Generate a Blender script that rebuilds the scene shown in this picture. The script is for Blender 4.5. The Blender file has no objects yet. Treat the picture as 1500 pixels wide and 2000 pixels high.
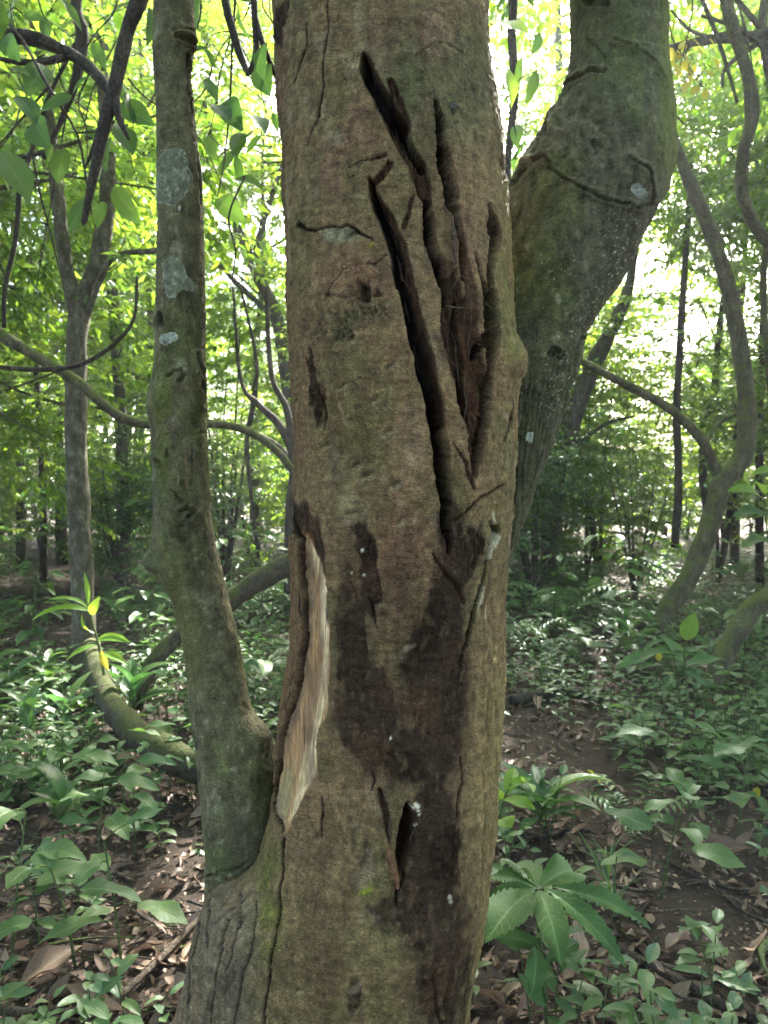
import bpy, math, random
import numpy as np
from mathutils import Vector, Matrix

R = math.radians
rng = np.random.default_rng(11)
random.seed(11)
sc = bpy.context.scene
COL = sc.collection

# ------------------------------------------------------------------ camera, sky, sun, exposure
CAM_H, PITCH, FPX = 1.40, R(2.0), 1444.4
cam_d = bpy.data.cameras.new('camera')
cam = bpy.data.objects.new('camera', cam_d)
COL.objects.link(cam)
cam.location = (0, 0, CAM_H)
cam.rotation_euler = (math.pi / 2 - PITCH, 0, 0)
cam_d.sensor_fit = 'HORIZONTAL'
cam_d.sensor_width = 27.0
cam_d.lens = 26.0
cam_d.clip_start = 0.05
cam_d.clip_end = 2000
cam_d.dof.use_dof = True
cam_d.dof.focus_distance = 1.25
cam_d.dof.aperture_fstop = 8.5
sc.camera = cam

SUN_AZ, SUN_EL = R(22), R(43)
world = bpy.data.worlds.new('World')
sc.world = world
world.use_nodes = True
wn = world.node_tree.nodes
sky = wn.new('ShaderNodeTexSky')
sky.sky_type = 'NISHITA'
sky.sun_disc = False
sky.sun_elevation = SUN_EL
sky.sun_rotation = SUN_AZ
sky.air_density = 1.0
sky.dust_density = 4.0
sky.ozone_density = 1.0
world.node_tree.links.new(sky.outputs[0], wn['Background'].inputs[0])
wn['Background'].inputs[1].default_value = 0.15

sun_d = bpy.data.lights.new('sun', 'SUN')
sun_d.energy = 5.0
sun_d.angle = R(0.6)
sun_d.color = (1.0, 0.95, 0.86)
sun = bpy.data.objects.new('sun', sun_d)
COL.objects.link(sun)
sv = Vector((math.sin(SUN_AZ) * math.cos(SUN_EL), math.cos(SUN_AZ) * math.cos(SUN_EL), math.sin(SUN_EL)))
sun.rotation_euler = (-sv).to_track_quat('-Z', 'Y').to_euler()
sun.location = sv * 60

sc.view_settings.view_transform = 'Standard'
sc.view_settings.look = 'None'
sc.view_settings.exposure = 3.2
sc.view_settings.gamma = 1
sc.view_settings.use_curve_mapping = False
sc.cycles.max_bounces = 8
sc.cycles.diffuse_bounces = 4
sc.cycles.transmission_bounces = 5
sc.cycles.glossy_bounces = 3
sc.cycles.sample_clamp_indirect = 6.0
sc.cycles.use_denoising = True

# ------------------------------------------------------------------ helpers
def P(px, py, depth):
    """a point of the place that the camera sees at photo pixel (px, py), depth metres ahead"""
    c, d = (px - 750) / FPX, (1000 - py) / FPX
    wy = math.cos(PITCH) + d * math.sin(PITCH)
    wz = -math.sin(PITCH) + d * math.cos(PITCH)
    return np.array([c * depth / wy, depth, CAM_H + wz * depth / wy])

def GP(px, py, z=0.0):
    c, d = (px - 750) / FPX, (1000 - py) / FPX
    wy = math.cos(PITCH) + d * math.sin(PITCH)
    wz = -math.sin(PITCH) + d * math.cos(PITCH)
    k = (z - CAM_H) / wz
    return np.array([c * k, wy * k, z])

def PROJ(V):
    V = np.asarray(V, float)
    y, z = V[..., 1], V[..., 2] - CAM_H
    fw = y * math.cos(PITCH) - z * math.sin(PITCH)
    up = y * math.sin(PITCH) + z * math.cos(PITCH)
    fw = np.where(np.abs(fw) < 1e-4, 1e-4, fw)
    return 750 + FPX * V[..., 0] / fw, 1000 - FPX * up / fw

_perm = np.random.default_rng(3).permutation(256)
_perm = np.concatenate([_perm, _perm, _perm])
_g = np.random.default_rng(4).normal(size=(256, 3))
_g /= np.linalg.norm(_g, axis=1)[:, None]

def perlin(X, Y, Z=0.0, seed=0):
    X, Y, Z = np.broadcast_arrays(np.asarray(X, float) + seed * 17.13, np.asarray(Y, float) + seed * 5.71, np.asarray(Z, float))
    xi, yi, zi = np.floor(X).astype(int), np.floor(Y).astype(int), np.floor(Z).astype(int)
    xf, yf, zf = X - xi, Y - yi, Z - zi
    fa = lambda t: t * t * t * (t * (t * 6 - 15) + 10)
    u, v, w = fa(xf), fa(yf), fa(zf)
    xi &= 255; yi &= 255; zi &= 255
    out = 0
    for dx in (0, 1):
        a = _perm[(xi + dx) & 255]
        for dy in (0, 1):
            b = _perm[(a + yi + dy) & 255]
            for dz in (0, 1):
                g = _g[_perm[(b + zi + dz) & 255]]
                dot = g[..., 0] * (xf - dx) + g[..., 1] * (yf - dy) + g[..., 2] * (zf - dz)
                out = out + dot * (u if dx else 1 - u) * (v if dy else 1 - v) * (w if dz else 1 - w)
    return out * 1.6

def fbm(X, Y, Z=0.0, oct=4, seed=0, gain=0.5):
    s, a, f = 0, 1.0, 1.0
    for k in range(oct):
        s = s + a * perlin(np.asarray(X) * f, np.asarray(Y) * f, np.asarray(Z) * f, seed + k * 3)
        a *= gain; f *= 2.03
    return s

def sst(a, b, x):
    t = np.clip((x - a) / (b - a), 0, 1)
    return t * t * (3 - 2 * t)

def build_mesh(name, V, F, mat=None, smooth=True, cols=None):
    """numpy vertices and faces -> mesh datablock; cols: {attribute name: (n,4) per vertex}"""
    V = np.asarray(V, np.float32).reshape(-1, 3)
    me = bpy.data.meshes.new(name)
    groups = F if isinstance(F, list) else [F]
    groups = [np.asarray(g, np.int32) for g in groups if len(g)]
    nl = sum(g.size for g in groups); nf = sum(len(g) for g in groups)
    me.vertices.add(len(V)); me.vertices.foreach_set('co', V.ravel())
    me.loops.add(nl); me.loops.foreach_set('vertex_index', np.concatenate([g.ravel() for g in groups]))
    me.polygons.add(nf)
    starts, o = [], 0
    for g in groups:
        starts.append(o + np.arange(len(g)) * g.shape[1]); o += g.size
    me.polygons.foreach_set('loop_start', np.concatenate(starts).astype(np.int32))
    me.update(calc_edges=True)
    me.polygons.foreach_set('use_smooth', np.full(nf, smooth))
    if cols:
        for k, c in cols.items():
            a = me.color_attributes.new(k, 'FLOAT_COLOR', 'POINT')
            a.data.foreach_set('color', np.asarray(c, np.float32).ravel())
    if mat: me.materials.append(mat)
    me.update()
    return me

def link(name, me, parent=None, label=None, cat=None, group=None, kind=None, matrix=None):
    o = bpy.data.objects.new(name, me)
    COL.objects.link(o)
    if parent is not None: o.parent = parent
    if matrix is not None: o.matrix_local = matrix
    if label: o['label'] = label
    if cat: o['category'] = cat
    if group: o['group'] = group
    if kind: o['kind'] = kind
    return o

def empty(name, loc, label, cat, group=None, rz=0.0, s=1.0):
    o = link(name, None, None, label, cat, group)
    o.location = tuple(loc); o.rotation_euler = (0, 0, rz); o.scale = (s, s, s)
    o.empty_display_size = 0.1
    return o

def catmull(pts, n):
    pts = np.asarray(pts, float)
    if len(pts) == 2:
        t = np.linspace(0, 1, n)[:, None]
        return pts[0] * (1 - t) + pts[1] * t
    Q = np.vstack([2 * pts[0] - pts[1], pts, 2 * pts[-1] - pts[-2]])
    m = len(pts) - 1
    ts = np.linspace(0, m, n); i = np.minimum(ts.astype(int), m - 1); t = (ts - i)[:, None]
    a, b, c, d = Q[i], Q[i + 1], Q[i + 2], Q[i + 3]
    return 0.5 * (2 * b + (c - a) * t + (2 * a - 5 * b + 4 * c - d) * t ** 2 + (3 * b - a - 3 * c + d) * t ** 3)

def tube(pts, radii, n=24, seg=10, rough=0.0, freq=8.0, seed=0, cap=True):
    """swept tube along a smoothed polyline -> V, F (tris + quads)"""
    C = catmull(pts, n)
    rad = np.interp(np.linspace(0, 1, n), np.linspace(0, 1, len(radii)), radii)
    T = np.gradient(C, axis=0); T /= np.linalg.norm(T, axis=1)[:, None] + 1e-9
    N = np.zeros_like(T)
    ref = np.array([0, 0, 1.0]) if abs(T[0][2]) < 0.9 else np.array([1.0, 0, 0])
    nn = np.cross(T[0], ref); nn /= np.linalg.norm(nn)
    for i in range(n):
        nn = nn - T[i] * nn.dot(T[i]); nn /= np.linalg.norm(nn) + 1e-9
        N[i] = nn
    B = np.cross(T, N)
    th = np.linspace(0, 2 * np.pi, seg, endpoint=False)
    D = N[:, None, :] * np.cos(th)[None, :, None] + B[:, None, :] * np.sin(th)[None, :, None]
    V = C[:, None, :] + D * rad[:, None, None]
    if rough > 0:
        k = fbm(V[..., 0] * freq, V[..., 1] * freq, V[..., 2] * freq * 0.6, 3, seed)
        V = V + D * (k * rough * rad[:, None])[..., None]
    V = V.reshape(-1, 3)
    i = np.arange(n - 1)[:, None]; j = np.arange(seg)[None, :]
    F = np.stack([i * seg + j, i * seg + (j + 1) % seg, (i + 1) * seg + (j + 1) % seg, (i + 1) * seg + j], -1).reshape(-1, 4)
    tri = np.zeros((0, 3), int)
    if cap:
        V = np.vstack([V, C[:1], C[-1:]])
        a, b = len(V) - 2, len(V) - 1
        jj = np.arange(seg)
        t1 = np.stack([np.full(seg, a), (jj + 1) % seg, jj], -1)
        o = (n - 1) * seg
        t2 = np.stack([np.full(seg, b), o + jj, o + (jj + 1) % seg], -1)
        tri = np.vstack([t1, t2])
    return V, F, tri

class Acc:
    """collects tubes / leaf sets into one mesh"""
    def __init__(self): self.V, self.Q, self.T, self.A, self.n = [], [], [], [], 0
    def add(self, V, Q=None, T=None, A=None):
        self.V.append(V)
        if Q is not None and len(Q): self.Q.append(np.asarray(Q) + self.n)
        if T is not None and len(T): self.T.append(np.asarray(T) + self.n)
        if A is None: A = np.tile([[0.5, 0.5, 0.5, 1.0]], (len(V), 1))
        self.A.append(A); self.n += len(V)
    def tube(self, *a, **k): self.add(*tube(*a, **k))
    def mesh(self, name, mat, attr=None, smooth=True):
        F = []
        if self.T: F.append(np.vstack(self.T))
        if self.Q: F.append(np.vstack(self.Q))
        return build_mesh(name, np.vstack(self.V), F, mat, smooth, {attr: np.vstack(self.A)} if attr else None)

# ------------------------------------------------------------------ materials
def nodes_of(name):
    m = bpy.data.materials.new(name); m.use_nodes = True
    nt = m.node_tree; nt.nodes.clear()
    out = nt.nodes.new('ShaderNodeOutputMaterial')
    return m, nt, out

class NT:
    def __init__(s, nt): s.nt = nt
    def n(s, t, **k):
        x = s.nt.nodes.new('ShaderNode' + t)
        for a, b in k.items(): setattr(x, a, b)
        return x
    def l(s, a, b): s.nt.links.new(a, b)
    def val(s, sock, v):
        if hasattr(v, 'is_linked') or isinstance(v, bpy.types.NodeSocket): s.l(v, sock)
        else: sock.default_value = v
    def math(s, op, a, b=0.0, clamp=False):
        x = s.n('Math', operation=op, use_clamp=clamp); s.val(x.inputs[0], a); s.val(x.inputs[1], b); return x.outputs[0]
    def mix(s, f, a, b, mode='MIX'):
        x = s.n('MixRGB', blend_type=mode); s.val(x.inputs[0], f); s.val(x.inputs[1], a); s.val(x.inputs[2], b); return x.outputs[0]
    def noise(s, vec, scale, detail=4, rough=0.6):
        x = s.n('TexNoise'); s.l(vec, x.inputs['Vector']); x.inputs['Scale'].default_value = scale
        x.inputs['Detail'].default_value = detail; x.inputs['Roughness'].default_value = rough; return x.outputs['Fac']
    def ramp(s, f, stops):
        x = s.n('ValToRGB'); s.l(f, x.inputs[0]); e = x.color_ramp.elements
        while len(e) < len(stops): e.new(0.5)
        for k, (p, c) in enumerate(stops): e[k].position = p; e[k].color = (*c, 1) if len(c) == 3 else c
        return x.outputs[0]
    def mapr(s, f, a, b, c, d):
        x = s.n('MapRange'); s.val(x.inputs[0], f)
        for k, v in enumerate((a, b, c, d)): x.inputs[k + 1].default_value = v
        return x.outputs[0]
    def scalev(s, vec, sx, sy, sz):
        x = s.n('Mapping'); s.l(vec, x.inputs[0]); x.inputs['Scale'].default_value = (sx, sy, sz); return x.outputs[0]

def rgba(c): return (c[0], c[1], c[2], 1.0)

def mat_hero_bark():
    """bark whose own colours (moss, stain, wood) sit in a vertex attribute; grain and relief are procedural"""
    m, nt, out = nodes_of('hero_bark'); k = NT(nt)
    co = k.n('TexCoord').outputs['Object']
    at = k.n('Attribute', attribute_name='bark_colour')
    n1 = k.noise(k.scalev(co, 1, 1, 1.6), 55, 6, 0.65)
    n2 = k.noise(k.scalev(co, 1, 1, 2.2), 210, 3, 0.6)
    n3 = k.noise(k.scalev(co, 1, 1, 2.6), 300, 3, 0.75)
    n4 = k.noise(k.scalev(co, 1, 1, 0.45), 120, 4, 0.7)
    v = k.math('ADD', k.mapr(n1, 0.25, 0.75, 0.68, 1.28), k.math('ADD', k.mapr(n2, 0.3, 0.7, -0.28, 0.30), k.mapr(n3, 0.3, 0.7, -0.30, 0.30)))
    v = k.math('MAXIMUM', k.math('MULTIPLY', v, k.mapr(n4, 0.3, 0.7, 0.75, 1.25)), 0.15)
    c = k.mix(1.0, at.outputs['Color'], v, 'MULTIPLY')
    sp = k.noise(co, 150, 2, 0.5)
    c = k.mix(1.0, c, k.mapr(sp, 0.62, 0.68, 1.0, 1.45), 'MULTIPLY')
    pit = k.noise(k.scalev(co, 1, 1, 1.8), 260, 2, 0.5)
    c = k.mix(k.mapr(pit, 0.62, 0.67, 0, 0.5), c, k.mix(0.85, c, rgba((0.012, 0.010, 0.007))))
    c = k.mix(1.0, c, k.mapr(pit, 0.40, 0.33, 1.0, 1.5), 'MULTIPLY')
    b = k.n('Bump'); b.inputs['Strength'].default_value = 0.9; b.inputs['Distance'].default_value = 0.0048
    k.l(k.math('ADD', k.math('ADD', k.math('MULTIPLY', n1, 0.9), k.math('MULTIPLY', n4, 0.4)), k.math('ADD', k.math('MULTIPLY', n2, 0.6), k.math('MULTIPLY', n3, 0.5))), b.inputs['Height'])
    p = k.n('BsdfPrincipled'); k.l(c, p.inputs['Base Color'])
    p.inputs['Roughness'].default_value = 0.82
    bw = k.n('RGBToBW'); k.l(c, bw.inputs[0]); k.l(k.mapr(bw.outputs[0], 0.008, 0.07, 0.0, 0.22), p.inputs['Specular IOR Level'])
    k.l(b.outputs[0], p.inputs['Normal']); k.l(p.outputs[0], out.inputs[0])
    return m

def mat_wood():
    m, nt, out = nodes_of('exposed_wood'); k = NT(nt)
    co = k.n('TexCoord').outputs['Object']
    at = k.n('Attribute', attribute_name='bark_colour')
    n1 = k.noise(k.scalev(co, 1, 1, 0.045), 260, 5, 0.75)
    n2 = k.noise(k.scalev(co, 1, 1, 0.12), 45, 3, 0.6)
    n3 = k.noise(k.scalev(co, 1, 1, 0.03), 420, 3, 0.6)
    c = k.mix(1.0, at.outputs['Color'], k.math('MULTIPLY', k.mapr(n1, 0.34, 0.66, 0.35, 1.4), k.mapr(n3, 0.3, 0.7, 0.75, 1.2)), 'MULTIPLY')
    c = k.mix(k.mapr(n2, 0.52, 0.64, 0, 0.6), c, rgba((0.11, 0.055, 0.035)))
    b = k.n('Bump'); b.inputs['Strength'].default_value = 0.9; b.inputs['Distance'].default_value = 0.004
    k.l(k.math('ADD', n1, k.math('MULTIPLY', n2, 1.5)), b.inputs['Height'])
    p = k.n('BsdfPrincipled'); k.l(c, p.inputs['Base Color'])
    p.inputs['Roughness'].default_value = 0.6; p.inputs['Specular IOR Level'].default_value = 0.35
    k.l(b.outputs[0], p.inputs['Normal']); k.l(p.outputs[0], out.inputs[0])
    return m

def mat_bark(name, c1, c2, c3, scale=18, stretch=0.35, moss=0.0, mossc=(0.07, 0.10, 0.015), spec=0.2):
    m, nt, out = nodes_of(name); k = NT(nt)
    co = k.n('TexCoord').outputs['Object']
    oi = k.n('ObjectInfo')
    n1 = k.noise(k.scalev(co, 1, 1, stretch), scale, 6, 0.65)
    n2 = k.noise(co, scale * 4, 4, 0.7)
    c = k.ramp(n1, [(0.32, c1), (0.5, c2), (0.68, c3)])
    c = k.mix(1.0, c, k.mapr(n2, 0.28, 0.72, 0.25, 1.75), 'MULTIPLY')
    if moss > 0:
        ge = k.n('NewGeometry'); sx = k.n('SeparateXYZ'); k.l(ge.outputs['Normal'], sx.inputs[0])
        mf = k.math('ADD', k.noise(co, scale * 0.6, 4, 0.7), k.math('MULTIPLY', sx.outputs[2], 0.22))
        c = k.mix(k.mapr(mf, 0.62 - moss * 0.3, 0.75 - moss * 0.3, 0, 0.9), c, rgba(mossc))
    b = k.n('Bump'); b.inputs['Strength'].default_value = 0.9; b.inputs['Distance'].default_value = 0.018
    k.l(k.math('ADD', n1, k.math('MULTIPLY', n2, 0.5)), b.inputs['Height'])
    p = k.n('BsdfPrincipled'); k.l(c, p.inputs['Base Color'])
    p.inputs['Roughness'].default_value = 0.85; p.inputs['Specular IOR Level'].default_value = spec
    k.l(b.outputs[0], p.inputs['Normal']); k.l(p.outputs[0], out.inputs[0])
    return m

def mat_leaf(name, ca, cb, trans, tfac=0.45, gloss=0.10, rough=0.35, veins=0.0, nvein=9.0, perobj=0.5):
    """leaf blade: attribute leaf_uv = (across, along, random); reflects, lets light through, has a waxy sheen"""
    m, nt, out = nodes_of(name); k = NT(nt)
    at = k.n('Attribute', attribute_name='leaf_uv')
    sx = k.n('SeparateColor'); k.l(at.outputs['Color'], sx.inputs[0])
    oi = k.n('ObjectInfo')
    r = k.math('FRACT', k.math('ADD', sx.outputs[2], k.math('MULTIPLY', oi.outputs['Random'], perobj)))
    c = k.mix(r, rgba(ca), rgba(cb))
    t = k.mix(r, rgba(trans[0]), rgba(trans[1]))
    nrm = None
    if veins > 0:
        u = k.math('ABSOLUTE', k.math('SUBTRACT', k.math('MULTIPLY', sx.outputs[0], 2.0), 1.0))
        lat = k.math('FRACT', k.math('MULTIPLY', k.math('SUBTRACT', sx.outputs[1], k.math('MULTIPLY', u, 0.16)), nvein))
        lat = k.math('ABSOLUTE', k.math('SUBTRACT', lat, 0.5))
        vl = k.mapr(lat, 0.0, 0.10, 1.0, 0.0)
        vm = k.mapr(u, 0.02, 0.10, 1.0, 0.0)
        vv = k.math('MAXIMUM', k.math('MULTIPLY', vl, 0.55), vm)
        co = k.n('TexCoord').outputs['Object']
        sp = k.noise(co, 60, 4, 0.65)
        c = k.mix(1.0, c, k.mapr(sp, 0.3, 0.7, 0.6, 1.4), 'MULTIPLY')
        wn_ = k.n('TexNoise', noise_dimensions='4D'); k.l(co, wn_.inputs['Vector']); wn_.inputs['Scale'].default_value = 9; wn_.inputs['Detail'].default_value = 5; k.l(k.math('MULTIPLY', r, 20.0), wn_.inputs['W'])
        c = k.mix(k.mapr(wn_.outputs['Fac'], 0.64, 0.70, 0, 0.8), c, rgba((0.10, 0.075, 0.03)))
        c = k.mix(k.math('MULTIPLY', vv, veins), c, k.mix(0.7, c, rgba((0.18, 0.25, 0.12))))
        b = k.n('Bump'); b.inputs['Strength'].default_value = 0.5; b.inputs['Distance'].default_value = 0.002
        k.l(k.math('ADD', k.math('MULTIPLY', vv, -1.0), k.math('MULTIPLY', sp, 0.5)), b.inputs['Height']); nrm = b.outputs[0]
    d = k.n('BsdfDiffuse'); k.l(c, d.inputs[0])
    tr = k.n('BsdfTranslucent'); k.l(t, tr.inputs[0])
    g = k.n('BsdfGlossy'); g.inputs['Roughness'].default_value = rough; g.inputs[0].default_value = (0.95, 1.0, 1.0, 1)
    if nrm is not None:
        for x in (d, g): k.l(nrm, x.inputs['Normal'])
    mx = k.n('MixShader'); mx.inputs[0].default_value = tfac; k.l(d.outputs[0], mx.inputs[1]); k.l(tr.outputs[0], mx.inputs[2])
    fr = k.n('LayerWeight'); fr.inputs[0].default_value = 0.25
    gf = k.math('ADD', k.math('MULTIPLY', fr.outputs['Fresnel'], 0.45), gloss * 0.3, True)
    gf = k.math('MULTIPLY', gf, min(1.0, gloss * 6))
    m2 = k.n('MixShader'); k.l(gf, m2.inputs[0]); k.l(mx.outputs[0], m2.inputs[1]); k.l(g.outputs[0], m2.inputs[2])
    k.l(m2.outputs[0], out.inputs[0])
    return m

def mat_dead_leaf():
    m, nt, out = nodes_of('dead_leaf'); k = NT(nt)
    at = k.n('Attribute', attribute_name='leaf_uv')
    sx = k.n('SeparateColor'); k.l(at.outputs['Color'], sx.inputs[0])
    oi = k.n('ObjectInfo')
    r = k.math('FRACT', k.math('ADD', sx.outputs[2], oi.outputs['Random']))
    c = k.ramp(r, [(0.0, (0.085, 0.055, 0.040)), (0.2, (0.17, 0.11, 0.08)), (0.4, (0.25, 0.17, 0.12)), (0.55, (0.06, 0.04, 0.032)), (0.7, (0.32, 0.23, 0.16)), (0.85, (0.13, 0.07, 0.052)), (1.0, (0.35, 0.25, 0.19))])
    co = k.n('TexCoord').outputs['Object']
    n = k.noise(co, 40, 5, 0.7)
    c = k.mix(1.0, c, k.mapr(n, 0.25, 0.75, 0.5, 1.35), 'MULTIPLY')
    u = k.math('ABSOLUTE', k.math('SUBTRACT', k.math('MULTIPLY', sx.outputs[0], 2.0), 1.0))
    vm = k.mapr(u, 0.02, 0.09, 0.5, 0.0)
    c = k.mix(vm, c, rgba((0.30, 0.22, 0.15)))
    b = k.n('Bump'); b.inputs['Strength'].default_value = 0.4; b.inputs['Distance'].default_value = 0.003; k.l(n, b.inputs['Height'])
    p = k.n('BsdfPrincipled'); k.l(c, p.inputs['Base Color']); p.inputs['Roughness'].default_value = 0.55
    p.inputs['Specular IOR Level'].default_value = 0.4; k.l(b.outputs[0], p.inputs['Normal'])
    t = k.n('BsdfTranslucent'); k.l(c, t.inputs[0])
    mx = k.n('MixShader'); mx.inputs[0].default_value = 0.2; k.l(p.outputs[0], mx.inputs[1]); k.l(t.outputs[0], mx.inputs[2])
    k.l(mx.outputs[0], out.inputs[0]); return m

def mat_soil():
    m, nt, out = nodes_of('forest_soil'); k = NT(nt)
    co = k.n('TexCoord').outputs['Object']
    n1 = k.noise(co, 2.2, 5, 0.6); n2 = k.noise(co, 45, 6, 0.75); n3 = k.noise(co, 160, 3, 0.7)
    c = k.ramp(n1, [(0.3, (0.028, 0.019, 0.014)), (0.55, (0.05, 0.035, 0.026)), (0.75, (0.075, 0.052, 0.038))])
    c = k.mix(1.0, c, k.mapr(n2, 0.25, 0.75, 0.4, 1.6), 'MULTIPLY')
    c = k.mix(k.mapr(n3, 0.62, 0.72, 0, 0.7), c, rgba((0.15, 0.10, 0.07)))
    b = k.n('Bump'); b.inputs['Strength'].default_value = 1.0; b.inputs['Distance'].default_value = 0.02
    k.l(k.math('ADD', n2, k.math('MULTIPLY', n3, 0.6)), b.inputs['Height'])
    p = k.n('BsdfPrincipled'); k.l(c, p.inputs['Base Color']); p.inputs['Roughness'].default_value = 0.85
    p.inputs['Specular IOR Level'].default_value = 0.25
    k.l(b.outputs[0], p.inputs['Normal']); k.l(p.outputs[0], out.inputs[0]); return m

def mat_lichen():
    m, nt, out = nodes_of('lichen'); k = NT(nt)
    co = k.n('TexCoord').outputs['Object']
    at = k.n('Attribute', attribute_name='bark_colour')
    n = k.noise(co, 150, 5, 0.75); n2 = k.noise(co, 35, 3, 0.6)
    c = k.mix(1.0, at.outputs['Color'], k.math('ADD', k.mapr(n, 0.25, 0.75, 0.45, 1.3), k.mapr(n2, 0.3, 0.7, -0.2, 0.2)), 'MULTIPLY')
    b = k.n('Bump'); b.inputs['Strength'].default_value = 0.7; b.inputs['Distance'].default_value = 0.003; k.l(n, b.inputs['Height'])
    p = k.n('BsdfPrincipled'); k.l(c, p.inputs['Base Color']); p.inputs['Roughness'].default_value = 0.95
    p.inputs['Specular IOR Level'].default_value = 0.1
    k.l(b.outputs[0], p.inputs['Normal']); k.l(p.outputs[0], out.inputs[0]); return m

M = {}
M['hero'] = mat_hero_bark()
M['wood'] = mat_wood()
M['lichen'] = mat_lichen()
M['soil'] = mat_soil()
M['dead'] = mat_dead_leaf()
M['bark_pale'] = mat_bark('pale_speckled_bark', (0.04, 0.034, 0.024), (0.085, 0.075, 0.05), (0.18, 0.165, 0.12), 26, 0.5, 0.12)
M['bark_grey'] = mat_bark('grey_bark', (0.035, 0.03, 0.025), (0.07, 0.062, 0.05), (0.12, 0.11, 0.09), 22, 0.4, 0.1)
M['bark_moss'] = mat_bark('mossy_bark', (0.045, 0.038, 0.024), (0.075, 0.068, 0.04), (0.13, 0.12, 0.07), 16, 0.5, 0.34, (0.085, 0.105, 0.022))
M['bark_dark'] = mat_bark('dark_branch_bark', (0.022, 0.018, 0.015), (0.045, 0.036, 0.03), (0.085, 0.068, 0.055), 24, 0.3, 0.0)
M['twig'] = mat_bark('twig_bark', (0.035, 0.026, 0.02), (0.08, 0.06, 0.045), (0.15, 0.12, 0.09), 40, 0.6, 0.0)
M['moss_log'] = mat_bark('moss_log_bark', (0.025, 0.02, 0.014), (0.055, 0.045, 0.03), (0.09, 0.076, 0.05), 20, 0.6, 0.2, (0.045, 0.058, 0.013))
M['stem'] = mat_bark('green_stem', (0.05, 0.075, 0.03), (0.07, 0.10, 0.035), (0.10, 0.13, 0.05), 30, 0.3, 0.0)
M['leaf_sun'] = mat_leaf('canopy_leaf_light', (0.05, 0.105, 0.02), (0.08, 0.12, 0.022), ((0.28, 0.52, 0.04), (0.46, 0.60, 0.04)), 0.55, 0.07, 0.34)
M['leaf_mid'] = mat_leaf('canopy_leaf_mid', (0.035, 0.085, 0.02), (0.06, 0.105, 0.02), ((0.21, 0.44, 0.04), (0.36, 0.52, 0.04)), 0.53, 0.1, 0.32)
M['leaf_dark'] = mat_leaf('canopy_leaf_dark', (0.03, 0.07, 0.025), (0.045, 0.09, 0.025), ((0.09, 0.27, 0.05), (0.18, 0.36, 0.045)), 0.42, 0.13, 0.28)
M['leaf_herb'] = mat_leaf('herb_leaf', (0.028, 0.075, 0.028), (0.075, 0.125, 0.036), ((0.10, 0.28, 0.05), (0.22, 0.42, 0.05)), 0.35, 0.12, 0.33, 0.7, 8.0)
M['leaf_broad'] = mat_leaf('broad_leaf', (0.036, 0.088, 0.034), (0.078, 0.128, 0.046), ((0.10, 0.25, 0.05), (0.20, 0.38, 0.06)), 0.35, 0.075, 0.42, 0.9, 9.0)
M['leaf_glossy'] = mat_leaf('glossy_leaf', (0.048, 0.100, 0.032), (0.062, 0.115, 0.036), ((0.10, 0.26, 0.05), (0.15, 0.33, 0.06)), 0.32, 0.055, 0.45, 0.9, 11.0)
M['leaf_hang'] = mat_leaf('hanging_leaf', (0.035, 0.075, 0.02), (0.05, 0.09, 0.022), ((0.08, 0.19, 0.03), (0.15, 0.28, 0.035)), 0.45, 0.08, 0.4, 0.6, 8.0)
M['leaf_bright'] = mat_leaf('fresh_leaf', (0.11, 0.22, 0.035), (0.14, 0.25, 0.04), ((0.35, 0.60, 0.05), (0.45, 0.65, 0.06)), 0.5, 0.08, 0.4, 0.5, 8.0)
M['leaf_yellow'] = mat_leaf('yellow_leaf', (0.36, 0.31, 0.035), (0.45, 0.36, 0.05), ((0.6, 0.58, 0.05), (0.65, 0.55, 0.06)), 0.4, 0.06, 0.45, 0.5, 7.0)

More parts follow.
